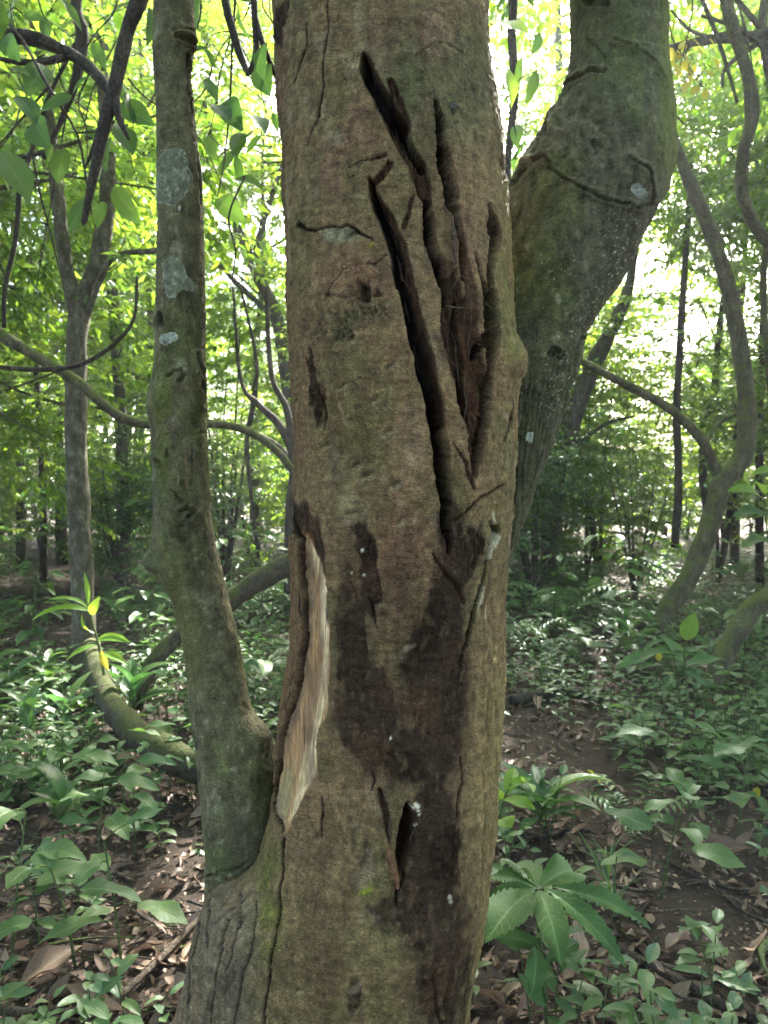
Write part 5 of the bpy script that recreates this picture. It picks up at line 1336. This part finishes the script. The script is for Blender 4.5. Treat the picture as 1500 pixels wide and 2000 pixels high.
class Stuff:
    """one mesh of many plants nobody could count"""
    def __init__(s): s.ac, s.st = Acc(), Acc(); s.bank = {}
    def put(s, kind, x, y, r, sc_=1.0):
        if kind not in s.bank:
            s.bank[kind] = []
            for q in range(9):
                rr = random.Random(900 + q); st, bl = layout(kind, rr); ac, sa_ = Acc(), Acc()
                for key, b, t, up, w in bl:
                    me, arr, pt = LOW[key][rr.randrange(3)]; A, b0 = leaf_matrix(b, t, up, pt, w)
                    a4 = arr[2].copy(); a4[:, 2] = rr.uniform(0, 1); ac.add(arr[0] @ A.T + b0, arr[1], None, a4)
                for pts, rad in st[:2]:
                    V, Q, T = tube(pts, rad, 4, 3, cap=False); sa_.add(V, Q)
                s.bank[kind].append((np.vstack(ac.V), np.vstack(ac.Q), np.vstack(ac.A), np.vstack(sa_.V), np.vstack(sa_.Q)))
        LV, LQ, LA, SV, SQ = s.bank[kind][r.randrange(9)]
        a = r.uniform(0, 6.28); ca, sa = math.cos(a) * sc_, math.sin(a) * sc_
        Rm = np.array([[ca, -sa, 0], [sa, ca, 0], [0, 0, sc_]]); off = np.array([x, y, float(ground_h(x, y))])
        a4 = LA.copy(); a4[:, 2] = (a4[:, 2] + r.uniform(0, 1)) % 1
        s.ac.add(LV @ Rm.T + off, LQ, None, a4)
        if y < 5.5: s.st.add(SV @ Rm.T + off, SQ)

# ------------------------------------------------------------------ where the herb carpet grows
def bare(px, py):
    """0 = lush, 1 = bare: trodden soil and litter patches of the place"""
    b = 0.0
    for cx, cy, rx, ry in [(1130, 1500, 110, 90), (1180, 1600, 150, 110), (300, 1500, 120, 70), (1330, 1760, 220, 90), (1330, 1830, 190, 110), (1250, 1720, 170, 70), (1000, 1480, 60, 150), (330, 1790, 130, 130), (250, 1930, 330, 110), (50, 1235, 130, 50), (100, 1105, 60, 14), (1100, 1950, 250, 60), (1430, 1720, 110, 90), (380, 1640, 60, 70), (1220, 1065, 55, 25), (20, 1780, 80, 50), (60, 1650, 60, 40)]:
        d = math.hypot((px - cx) / rx, (py - cy) / ry); b = max(b, 1 - max(0, min(1, (d - .6) / .6)))
    return b
def clear_of_tree(x, y): return math.hypot(x + .08, y - 1.4) > .55 and y > 1.35
rp = random.Random(21)
cands = []
for k in range(13500):
    y = 1.6 + 13 * rp.random() ** 1.6; x = rp.uniform(-1, 1) * (0.56 * y + .9)
    if not clear_of_tree(x, y) or on_path(x, y): continue
    qx, qy = (float(v) for v in PROJ(np.array([x, y, 0.0])))
    dens = (1 - bare(qx, qy))
    dens *= 1.0 if y > 3.2 else .17
    if rp.random() < dens * .56: cands.append((y, x, qx, qy))
cands.sort()
HERB_L = 'small dark green herb of the low carpet covering the forest floor'
st = Stuff(); nh = 0
for y, x, qx, qy in cands:
    inside = -40 < qx < 1540 and not (540 < qx < 960)
    if inside and nh < 290:
        pieces = nh < 150
        plant('herb', x, y, 1000 + nh, HERB_L if pieces else 'tiny herb in the leafy carpet beyond the bare soil', 'herb', 'low herbs of the forest floor', pieces, rp.uniform(.85, 1.3)); nh += 1
    else: st.put('herb', x, y, rp, rp.uniform(.9, 1.5) if y > 4 else rp.uniform(.8, 1.2))
for k in range(240):       # taller seedlings deeper in
    y = rp.uniform(4.5, 13); x = rp.uniform(-1, 1) * (.56 * y + .8)
    if on_path(x, y): continue
    st.put(rp.choice(['sapling', 'broad', 'fern', 'lance']), x, y, rp, rp.uniform(.9, 1.4))
link('undergrowth', st.ac.mesh('undergrowth', M['leaf_herb'], 'leaf_uv'), kind='stuff', label='dense low green undergrowth covering the forest floor', cat='undergrowth')
link('undergrowth_stems', st.st.mesh('undergrowth_stems', M['stem']), kind='stuff', label='thin stems of the low undergrowth', cat='undergrowth')

# broad-leaved plants by the fallen log and elsewhere, each where the photograph has one
def at(px, py): g = GP(px, py); return float(g[0]), float(g[1])
spots = [('broad', 190, 1700, 'grey-green toothed plant in front of the fallen log'), ('broad', 250, 1650, 'toothed plant with oval leaves beside the slender stem foot'), ('broad', 60, 1560, 'dusky broad-leaved plant under the lance-leaved clump'),
         ('broad', 240, 1900, 'broad toothed plant over the pinkish litter'), ('broad', 150, 1880, 'spreading broad-leaved plant by the curved root'), ('broad', 20, 1890, 'dark broad-leaved plant by the dry twigs'), ('broad', 330, 1560, 'leafy seedling against the mossy log end'),
         ('lance', 60, 1500, 'long-leaved dark clump in the lush corner'), ('lance', 130, 1440, 'arching long-leaved clump beside the fallen log'), ('lance', 20, 1400, 'long-leaved plant near the lit path'), ('lance', 260, 1440, 'upright long-leaved plant sprouting behind the log'),
         ('broad', 300, 1490, 'fresh broad-leaved seedling leaning over the log'), ('broad', 120, 1590, 'small toothed plant among glossy dark leaves'), ('broad', 500, 1430, 'pale pointed plant in the gap between both stems'),
         ('lance', 90, 1350, 'tall long-leaved plant at the foot of the speckled tree'), ('lance', 230, 1380, 'grassy long-leaved plant by the ginger cane'),
         ('broad', 1290, 1590, 'broad-leaved seedling over the soil patch'), ('broad', 1260, 1520, 'pale broad-leaved seedling above curled litter'), ('broad', 1420, 1590, 'leafy seedling with shiny leaves beside brown litter'), ('broad', 1290, 1760, 'toothed seedling beside the grass tuft'), ('broad', 1460, 1480, 'leafy herb with large soft leaves in the carpet'),
         ('lance', 1060, 1640, 'small long-leaved seedling on bare soil'), ('broad', 1330, 1680, 'seedling with drooping leaves near the thin roots'), ('broad', 1440, 1650, 'glossy seedling at the soil patch rim'),
         ('sapling', 1330, 1390, 'knee-high seedling with large drooping leaves below the Y-shaped tree'), ('sapling', 1450, 1330, 'knee-high seedling beside the leaning mossy stem'), ('sapling', 1080, 1260, 'knee-high seedling behind the trunk in the carpet'), ('sapling', 1180, 1180, 'slender seedling along the far path'),
         ('sapling', 1390, 1150, 'bushy seedling behind the Y-shaped tree foot'), ('sapling', 60, 1310, 'leafy seedling at the lit path rim'), ('sapling', 300, 1330, 'leafy seedling behind the slender stem'), ('sapling', 500, 1290, 'leafy seedling under the propped branch'),
         ('fern', 330, 1215, 'feathery fern below the propped mossy branch'), ('fern', 240, 1190, 'feathery fern by the speckled tree'), ('fern', 80, 1165, 'feathery fern at the lit path'), ('fern', 1240, 1650, 'tiny feathery fern on the bare soil'), ('fern', 420, 1230, 'feathery fern tucked behind the slender stem')]
for k, (kind, qx, qy, lab) in enumerate(spots):
    x, y = at(qx, qy)
    plant(kind, x, y, 3000 + k, lab, {'fern': 'fern', 'sapling': 'seedling'}.get(kind, 'plant'), 'understorey plants', True, .6 if (kind == 'fern' and qx == 1240) else rp.uniform(.95, 1.3) if kind in ('broad', 'lance') else 1.0)
for k in range(26):          # more toothed plants of the lush side
    qx, qy = rp.uniform(-80, 400), rp.uniform(1380, 1700); x, y = at(qx, qy)
    if bare(qx, qy) > .4: continue
    plant(rp.choice(['broad', 'broad', 'lance']), x, y, 3200 + k, 'leafy plant of the lush patch round the fallen log', 'plant', 'plants round the fallen log', True, rp.uniform(.7, 1.1))
for k in range(16):
    qx, qy = rp.uniform(1000, 1540), rp.uniform(1330, 1700); x, y = at(qx, qy)
    if bare(qx, qy) > .5: continue
    plant('broad', x, y, 3300 + k, 'leafy plant standing above the low herb carpet', 'plant', 'plants above the herb carpet', True, rp.uniform(.6, .95))
for k, (qx, qy, lab) in enumerate([(1200, 1790, 'bright grass tuft beside the ribbed-leaf plant'), (1185, 1745, 'thin grass tuft behind the ribbed-leaf plant'), (1490, 1480, 'pale grass tuft in the herb carpet')]):
    x, y = at(qx, qy); plant('grass', x, y, 3400 + k, lab, 'grass', 'grass tufts', True, 1.0)

# ------------------------------------------------------------------ plants whose every leaf the photograph shows
def shaped_plant(name, label, cat, foot, stems, leaves):
    """foot, stems and leaves given as (px, py, depth) points of the place"""
    f = P(*foot); o = empty(name, f, label, cat)
    ac = Acc()
    for ln, r0, r1 in stems: ac.tube(np.array([P(*t) for t in ln]) - f, [r0, r1], 14, 6, .08, 30, 3, cap=False)
    link('stem', ac.mesh('stem', M['stem' if cat == 'plant' else 'bark_dark']), o)
    for key, b, t, up, w in leaves: add_leaf(o, key, P(*b) - f, P(*t) - f, up, w)
    return o
UPC = (0, -.75, .65); UPF = (0, -1, .15)
hub = (1048, 1738, 1.78)
shaped_plant('ribbed_leaf_plant', 'large plant with drooping deeply ribbed leaves beside the trunk foot', 'plant', (1070, 2060, 1.80),
    [([(1070, 2060, 1.80), (1062, 1900, 1.80), (1050, 1800, 1.79), hub], .006, .004), ([(1064, 1860, 1.80), (1050, 1850, 1.72), (1045, 1845, 1.68)], .003, .002)],
    [('ribbed', (1038, 1742, 1.76), (948, 1842, 1.62), (-.5, -.6, .6), 1.45), ('ribbed', (1052, 1738, 1.76), (1096, 1888, 1.60), (.1, -.8, .6), 1.05), ('ribbed', (1068, 1736, 1.77), (1222, 1890, 1.64), (.5, -.6, .65), .72),
     ('ribbed', (1080, 1732, 1.8), (1272, 1816, 1.80), (.35, -.35, .9), .55), ('ribbed', (1046, 1848, 1.70), (1036, 1952, 1.62), (.1, -1, .2), 1.2), ('ribbed', (1040, 1735, 1.80), (945, 1765, 1.80), (-.3, -.4, .8), .9),
     ('ribbed', (1045, 1732, 1.82), (958, 1712, 2.0), (-.1, -.3, .9), 1.0), ('ribbed', (1050, 1730, 1.82), (1000, 1690, 2.1), (0, -.3, .9), .8), ('ribbed', (1055, 1730, 1.82), (1120, 1712, 2.05), (.2, -.5, .8), .8),
     ('ribbed', (1064, 1880, 1.8), (1130, 1840, 1.9), (.2, -.5, .8), .8), ('ribbed', (1060, 1850, 1.8), (960, 1830, 1.85), (-.2, -.5, .8), .9), ('broad', (1068, 1960, 1.8), (1010, 1900, 1.8), (0, -.7, .6), .9)])
shaped_plant('bright_seedling', 'fresh bright green seedling lit up at the trunk edge', 'plant', (960, 1690, 2.1),
    [([(960, 1690, 2.1), (975, 1600, 2.1), (985, 1560, 2.1), (998, 1530, 2.1)], .003, .002)],
    [('bright', (984, 1560, 2.1), (1046, 1582, 2.0), (.2, -.4, .8), 1.0), ('bright', (990, 1540, 2.1), (1040, 1520, 2.1), (0, -.3, .9), .9), ('bright', (1018, 1525, 2.1), (1042, 1548, 2.0), (.5, -.5, .6), .8), ('bright', (976, 1600, 2.1), (1000, 1617, 2.0), (0, -.6, .7), 1.4), ('bright', (984, 1560, 2.1), (965, 1540, 2.1), (0, -.8, .5), 1.2), ('bright', (990, 1550, 2.1), (1005, 1500, 2.2), (0, -.6, .7), .8)])
shaped_plant('ginger_plant', 'bright strap-leaved plant on a cane before the speckled tree', 'plant', (205, 1330, 4.2),
    [([(205, 1330, 4.2), (195, 1270, 4.2), (180, 1215, 4.2), (172, 1180, 4.2)], .009, .005)],
    [('ginger', (176, 1195, 4.2), (62, 1212, 4.1), (-.2, -.4, .8), .9), ('ginger', (174, 1190, 4.2), (94, 1172, 4.1), (-.1, -.4, .9), .9), ('ginger', (172, 1182, 4.2), (164, 1116, 4.25), (.6, -.7, .2), .7), ('ginger', (178, 1200, 4.2), (196, 1164, 4.15), (.3, -.8, .4), 1.6),
     ('ginger', (190, 1250, 4.2), (255, 1255, 4.1), (.2, -.6, .7), 1.2), ('ginger', (192, 1260, 4.2), (130, 1290, 4.1), (-.3, -.6, .7), 1.0), ('ginger', (197, 1280, 4.2), (250, 1300, 4.1), (.3, -.6, .7), 1.1), ('yellow', (195, 1270, 4.2), (212, 1310, 4.15), (.2, -.9, .3), .6), ('ginger', (186, 1235, 4.2), (160, 1200, 4.1), (-.3, -.7, .5), .9)])
shaped_plant('soft_leaf_plant', 'sunlit plant with wide soft leaves beside the leaning stem', 'plant', (1470, 1090, 4.4),
    [([(1520, 1200, 4.4), (1500, 1050, 4.4), (1490, 960, 4.4)], .006, .004)],
    [('bright', (1520, 920, 4.4), (1468, 928, 4.3), (-.1, -.5, .8), .9), ('bright', (1490, 975, 4.4), (1420, 960, 4.3), (-.1, -.5, .8), 1), ('broad', (1495, 1000, 4.4), (1430, 1010, 4.3), (-.1, -.5, .8), 1), ('bright', (1500, 1020, 4.4), (1540, 980, 4.3), (.1, -.5, .8), 1), ('broad', (1500, 1050, 4.4), (1450, 1070, 4.3), (-.2, -.5, .8), 1), ('bright', (1492, 965, 4.4), (1475, 940, 4.3), (-.1, -.5, .8), 1)])
shaped_plant('large_leaf_seedling', 'seedling with one big upright leaf below the Y-shaped tree', 'plant', (1340, 1400, 3.6),
    [([(1345, 1440, 3.6), (1340, 1330, 3.6), (1335, 1270, 3.6)], .005, .003)],
    [('hang', (1338, 1250, 3.6), (1358, 1195, 3.55), (-.4, -.9, .3), 1.4), ('broad', (1336, 1290, 3.6), (1290, 1240, 3.6), (0, -.8, .5), .8), ('broad', (1336, 1280, 3.6), (1200, 1310, 3.5), (-.2, -.3, .9), .4), ('hang', (1336, 1270, 3.6), (1260, 1275, 3.6), (0, -.4, .9), .7), ('broad', (1340, 1300, 3.6), (1420, 1290, 3.6), (0, -.4, .9), .7), ('yellow', (1285, 1275, 3.5), (1288, 1292, 3.5), (0, -1, .1), 1.6), ('broad', (1338, 1310, 3.6), (1380, 1340, 3.5), (.2, -.5, .8), .9)])
shaped_plant('corner_plant', 'pointed-leaf seedling standing alone by the dark root', 'plant', (1440, 2100, 2.0),
    [([(1440, 2100, 2.0), (1420, 2000, 2.0), (1400, 1960, 2.0)], .004, .002)], [('broad', (1388, 1945, 2.0), (1465, 2010, 1.9), (.2, -.8, .5), .7), ('broad', (1400, 1965, 2.0), (1360, 2010, 1.95), (0, -.8, .5), .7)])
shaped_plant('yellowing_seedling', 'yellow-green seedling among dry litter', 'plant', (85, 1930, 2.35),
    [([(88, 1935, 2.35), (88, 1880, 2.35), (85, 1835, 2.35)], .003, .002)], [('bright', (84, 1838, 2.35), (35, 1812, 2.3), (-.1, -.6, .7), 1.3), ('bright', (88, 1838, 2.35), (120, 1800, 2.35), (.3, -.6, .6), .6), ('bright', (86, 1838, 2.35), (70, 1810, 2.4), (0, -.7, .6), 1)])

# leafy branches hanging into view overhead
def hanging(name, label, foot, stems, leaves, extra=0, box=None, depth=(2.2, 3.0), seed=1, key='hang'):
    r = random.Random(seed); L = list(leaves)
    for k in range(extra):
        x, y = r.uniform(box[0], box[2]), r.uniform(box[1], box[3]); d = r.uniform(*depth); ln = r.uniform(45, 85) * 2.4 / d * (.5 if key == 'yellow' else 1)
        a = r.gauss(1.35, .6)
        L.append((key, (x, y, d), (x + math.cos(a) * ln, y + math.sin(a) * ln, d + r.uniform(-.06, .06)), (r.uniform(-.8, .8), r.uniform(-1, -.1), r.uniform(.2, .9)), r.uniform(.8, 1.15)))
        q = min(stems, key=lambda s: min(math.hypot(t[0] - x, t[1] - y) for t in s[0]))[0]
        n = min(q, key=lambda t: math.hypot(t[0] - x, t[1] - y))
        stems = stems + [([n, ((n[0] + x) / 2 + r.uniform(-15, 15), (n[1] + y) / 2 - 10, (n[2] + d) / 2), (x, y, d)], .0022, .0012)]
    return shaped_plant(name, label, 'branch', foot, stems, L)
U1, U2, U3 = (-.5, -.8, .4), (.5, -.8, .4), (0, -.6, .8)
hanging('leafy_branch', 'branch of big dark drooping leaves beside the broken dead branch', (-100, -80, 2.6),
    [([(-100, -80, 2.6), (30, 60, 2.5), (95, 170, 2.4), (150, 260, 2.4), (165, 330, 2.4), (180, 420, 2.4)], .006, .003), ([(95, 170, 2.4), (60, 210, 2.4), (10, 270, 2.4), (-20, 300, 2.4)], .004, .002), ([(150, 260, 2.4), (210, 250, 2.4), (245, 200, 2.4)], .003, .002)],
    [('hang', (10, 70, 2.4), (40, 122, 2.35), U1, 1.2), ('hang', (36, 188, 2.4), (72, 242, 2.35), U2, 1.3), ('hang', (142, 184, 2.4), (184, 146, 2.4), U3, 1.3), ('hang', (140, 186, 2.4), (82, 218, 2.35), U2, 1.0), ('hang', (66, 236, 2.4), (100, 292, 2.3), U1, 1.2), ('hang', (0, 296, 2.3), (58, 396, 2.25), U2, 1.25),
     ('hang', (124, 290, 2.4), (116, 362, 2.35), UPF, 1.3), ('hang', (234, 204, 2.4), (302, 246, 2.35), U1, 1.2), ('hang', (230, 242, 2.4), (260, 304, 2.35), U2, 1.3), ('hang', (216, 268, 2.4), (208, 338, 2.35), U1, .9), ('hang', (222, 366, 2.4), (276, 440, 2.35), U1, 1.0), ('hang', (166, 394, 2.4), (134, 454, 2.35), U2, 1.0),
     ('hang', (202, 394, 2.4), (192, 446, 2.35), UPF, 1.2), ('hang', (292, 14, 2.3), (286, 92, 2.3), (.8, -.5, .2), .8), ('hang', (90, 130, 2.5), (50, 190, 2.4), U2, 1.2), ('hang', (20, 130, 2.4), (60, 150, 2.4), U3, 1.3)], 22, (-60, -40, 300, 330), (2.3, 3.0), 4)
hanging('leafy_branch', 'branch of drooping leaves hanging between the slender stem and cracked trunk', (470, -120, 2.6),
    [([(470, -120, 2.6), (455, 60, 2.6), (450, 180, 2.6), (440, 300, 2.6), (425, 385, 2.6)], .005, .002), ([(455, 60, 2.6), (500, 150, 2.6), (520, 220, 2.6)], .003, .002)],
    [('hang', (390, -8, 2.5), (382, 66, 2.45), U1, .9), ('hang', (418, 204, 2.5), (450, 238, 2.45), U2, 1.6), ('hang', (444, 194, 2.6), (474, 258, 2.5), U1, 1.1), ('hang', (484, 224, 2.6), (518, 262, 2.5), U2, 1.2), ('hang', (426, 388, 2.6), (482, 438, 2.5), U1, 1.0), ('hang', (454, 350, 2.6), (514, 370, 2.5), U3, .9), ('hang', (512, 130, 2.6), (528, 190, 2.5), U1, 1.2), ('hang', (470, 260, 2.6), (462, 310, 2.5), UPF, 1.0)],
    20, (395, -40, 540, 330), (2.4, 3.2), 6)
hanging('leafy_branch', 'branch with one yellow-tipped leaf showing behind the cracked trunk', (900, -200, 2.2),
    [([(930, -200, 2.2), (935, 20, 2.2), (960, 48, 2.2)], .004, .002), ([(935, 20, 2.2), (945, 90, 2.2), (966, 116, 2.2)], .003, .002)],
    [('bright', (952, 46, 2.2), (1034, 66, 2.1), (.1, -.6, .7), 1.15), ('bright', (964, 112, 2.2), (998, 212, 2.15), (.7, -.7, .2), .85), ('hang', (970, 20, 2.2), (1010, -20, 2.2), U3, 1)], 10, (990, -30, 1100, 300), (2.6, 3.4), 8)
hanging('yellow_leaf_twig', 'twig of small sunny yellow leaves by the bending stem', (1300, -100, 3.6),
    [([(1300, -100, 3.6), (1310, 60, 3.6), (1335, 110, 3.6), (1370, 170, 3.6)], .004, .002)], [], 26, (1305, 75, 1400, 185), (3.5, 3.7), 12, 'yellow')

# ------------------------------------------------------------------ litter: curled dead leaves, twigs, roots
DEAD = []
for q in range(8):
    arr = leaf_arrays(4, 7, .40 + .03 * (q % 3), .46, fold=.05, droop=(-.35, .25, .5, -.2, .1, .6, -.5, .3)[q], wave=.35, curl=(.5, .9, 1.5, .3, 1.1, .7, .2, 1.9)[q], twist=(.3, -.5, .2, .6, -.2, .4, -.7, .1)[q], seed=600 + q)
    low = leaf_arrays(2, 4, .40 + .03 * (q % 3), .46, fold=.05, droop=(-.35, .25, .5, -.2, .1, .6, -.5, .3)[q], wave=.35, curl=(.5, .9, 1.5, .3, 1.1, .7, .2, 1.9)[q], twist=(.3, -.5, .2, .6, -.2, .4, -.7, .1)[q], seed=600 + q)
    DEAD.append((build_mesh('fallen_leaf', arr[0], arr[1], M['dead'], True, {'leaf_uv': arr[2]}), low))
DEAD_Y = build_mesh('fallen_leaf', *leaf_arrays(4, 7, .5, .46, droop=.2, wave=.2, curl=.5, seed=650)[:2], M['leaf_yellow'], True, {'leaf_uv': leaf_arrays(4, 7, .5, .46, seed=650)[2]})
rl = random.Random(33)
def dead_matrix(x, y, L, lift=.0):
    a = rl.uniform(0, 6.28); t1, t2 = rl.gauss(0, .28), rl.gauss(0, .28)
    m = Matrix.Translation((x, y, float(ground_h(x, y)) + .006 + lift)) @ Matrix.Rotation(a, 4, 'Z') @ Matrix.Rotation(t1, 4, 'X') @ Matrix.Rotation(t2, 4, 'Y') @ Matrix.Scale(L, 4)
    return m
lc = []
for k in range(12000):
    y = 1.55 + 11 * rl.random() ** 1.7; x = rl.uniform(-1, 1) * (.56 * y + .7)
    if not clear_of_tree(x, y) and math.hypot(x + .08, y - 1.4) < .42: continue
    qx, qy = (float(v) for v in PROJ(np.array([x, y, 0.])))
    d = .8
    if math.hypot((qx - 1160) / 90, (qy - 1540) / 60) < 1 or math.hypot((qx - 1370) / 110, (qy - 1820) / 50) < 1: d = .12      # trodden soil
    if math.hypot((qx - 250) / 260, (qy - 1880) / 140) < 1 or math.hypot((qx - 1150) / 200, (qy - 1950) / 100) < 1: d = .95
    if rl.random() < d: lc.append((y, x, qx, qy))
lc.sort(); nd = 0; lit = Acc()
for y, x, qx, qy in lc:
    L = rl.uniform(.035, .10); q = rl.randrange(8)
    vis = -20 < qx < 1520 and qy < 2030 and not (430 < qx < 920)
    if vis and nd < 300 and rl.random() < .8:
        o = link('fallen_leaf', DEAD[q][0], None, 'curled dry brown leaf lying on the dark soil', 'fallen leaf', 'dry leaves on the forest floor'); o.matrix_world = dead_matrix(x, y, L, rl.uniform(0, .012)); nd += 1
    else:
        m = np.array(dead_matrix(x, y, L)); a4 = DEAD[q][1][2].copy(); a4[:, 2] = rl.random()
        lit.add(DEAD[q][1][0] @ m[:3, :3].T + m[:3, 3], DEAD[q][1][1], None, a4)
# crumbled bits
small = leaf_arrays(2, 2, .6, .5, fold=.1, droop=.3, wave=.4, seed=660)
for k in range(9000):
    y = 1.6 + 5 * rl.random() ** 1.5; x = rl.uniform(-1, 1) * (.56 * y + .4)
    m = np.array(dead_matrix(x, y, rl.uniform(.006, .026))); a4 = small[2].copy(); a4[:, 2] = rl.choice([0, .03, .52, .55, .58, .85, .2, rl.random()])
    lit.add(small[0] @ m[:3, :3].T + m[:3, 3], small[1], None, a4)
link('leaf_litter', lit.mesh('leaf_litter', M['dead'], 'leaf_uv'), kind='stuff', label='layer of crumbled dry leaf litter on the soil', cat='leaf litter')
for qx, qy, L, lab in [(1172, 1552, .09, 'bright yellow fallen leaf on the trodden soil'), (1480, 1575, .07, 'small yellow fallen leaf beside the herb carpet')]:
    x, y = at(qx, qy); o = link('fallen_leaf', DEAD_Y, None, lab, 'fallen leaf'); o.matrix_world = dead_matrix(x, y, L, .02) @ Matrix.Rotation(.5, 4, 'X')
def big_dead(qx, qy, L, q, lab, tilt=.4):
    x, y = at(qx, qy); o = link('fallen_leaf', DEAD[q][0], None, lab, 'fallen leaf'); o.matrix_world = Matrix.Translation((x, y, float(ground_h(x, y)) + .02)) @ Matrix.Rotation(qx * .7, 4, 'Z') @ Matrix.Rotation(tilt, 4, 'X') @ Matrix.Scale(L, 4)
for t in [(35, 1930, .2, 1, 'large pinkish dead leaf by the curved root'), (255, 1900, .13, 0, 'upright pinkish dead leaf among twigs'), (245, 1985, .18, 3, 'wide pink dead leaf under the curved root'), (1140, 1900, .13, 6, 'dark purple-brown dead leaf under the ribbed-leaf plant'), (1130, 1585, .16, 2, 'rolled grey-pink dead leaf on the trodden soil'),
          (1110, 1650, .12, 0, 'flat pale dead leaf beside the small seedling'), (1100, 1660, .13, 4, 'tan dead leaf with curled rim on bare soil'), (1400, 1420, .2, 3, 'big maroon dead leaf in the herb carpet'), (1020, 1265, .28, 0, 'big pink dead leaf behind the trunk edge'), (1430, 1660, .16, 5, 'large tan dead leaf beside glossy seedling'),
          (1380, 1690, .17, 1, 'pair-like folded pale dead leaf near thin roots'), (1460, 1760, .18, 7, 'long tan dead leaf over the thin roots'), (1300, 1870, .12, 2, 'crumpled tan dead leaf on the dark root'), (1450, 1870, .15, 6, 'reddish dead leaf on the muddy patch'), (1050, 1400, .15, 4, 'orange-brown dead leaf at the dark log')]: big_dead(*t)

def ground_line(name, pts, r0, r1, mat, label, group=None, lift=.0, n=26):
    W = []
    for qx, qy in pts:
        g = GP(qx, qy); g[2] = float(ground_h(g[0], g[1])) + r0 * .6 + lift; W.append(g)
    Vt, Q, T = tube(W, [r0, (r0 + r1) / 2, r1], n, 7, .18, 16, int(pts[0][0]))
    link(name, build_mesh(name, Vt, [T, Q], M[mat]), None, label, name.split('_')[-1], group)
ground_line('curved_root', [(-60, 1970), (60, 1985), (170, 1990), (220, 1975), (290, 1920), (340, 1870), (370, 1835), (390, 1810)], .013, .009, 'twig', 'bent grey root running up to the buttress', None, .02, 50)
ground_line('dark_root', [(1180, 1860), (1260, 1890), (1330, 1930), (1400, 1970), (1480, 2000), (1560, 2030)], .018, .016, 'bark_dark', 'thick dark root crossing the muddy patch', None, 0, 40)
ground_line('thin_root', [(1240, 1880), (1320, 1905), (1400, 1925), (1480, 1945), (1540, 1950)], .009, .007, 'twig', 'thin pale root lying along the thick dark root', None, .01, 30)
ground_line('thin_root', [(1150, 1735), (1260, 1755), (1350, 1740), (1440, 1750), (1530, 1755)], .007, .006, 'bark_dark', 'thin dark root crossing behind the grass tuft', None, .01, 30)
ground_line('thin_root', [(1300, 1700), (1390, 1745), (1450, 1790), (1530, 1820)], .006, .005, 'bark_dark', 'thin dark root bending over the bare soil', None, .01, 30)
ground_line('pale_root', [(1510, 1850), (1488, 1880), (1492, 1920), (1520, 1950)], .012, .009, 'stem', 'pale greenish root hook by the muddy patch', None, .02)
ground_line('dark_root', [(1005, 1640), (1060, 1655), (1110, 1640), (1150, 1640)], .011, .008, 'bark_dark', 'short dark root between trunk and soil patch', None, .01)
for k in range(150):
    left = k % 2 == 0
    qx, qy = (rl.uniform(-20, 400), rl.uniform(1560, 2010)) if left else (rl.uniform(950, 1520), rl.uniform(1420, 2010))
    a = rl.uniform(-.7, .7) + (math.pi if rl.random() < .5 else 0); L = rl.uniform(40, 190) * (qy - 950) / 900
    b = rl.uniform(-18, 18)
    ground_line('fallen_twig', [(qx, qy), (qx + math.cos(a) * L * .5, qy + math.sin(a) * L * .3 + b), (qx + math.cos(a) * L, qy + math.sin(a) * L * .5)], rl.choice([.0022, .003, .004, .006]), .0015, rl.choice(['twig', 'bark_dark', 'twig', 'bark_grey']),
                'thin dry twig lying on the leaf litter', 'twigs on the forest floor', rl.uniform(.004, .03), 10)

# ------------------------------------------------------------------ damp hazy air between the trees
HAZE = 0.0025
if HAZE > 0:
    hv = np.array([[x, y, z] for x in (-60, 60) for y in (-20, 60) for z in (-1.5, 16.5)], float)
    hq = np.array([[0, 1, 3, 2], [4, 6, 7, 5], [0, 4, 5, 1], [2, 3, 7, 6], [0, 2, 6, 4], [1, 5, 7, 3]])
    hm, hnt, hout = nodes_of('haze'); vol = hnt.nodes.new('ShaderNodeVolumePrincipled')
    vol.inputs['Color'].default_value = (0.92, 0.96, 1.0, 1); vol.inputs['Density'].default_value = HAZE; vol.inputs['Anisotropy'].default_value = 0.45
    hnt.links.new(vol.outputs[0], hout.inputs['Volume'])
    link('haze', build_mesh('haze', hv, hq, hm, False), kind='stuff', label='thin pale haze between the trees', cat='haze')
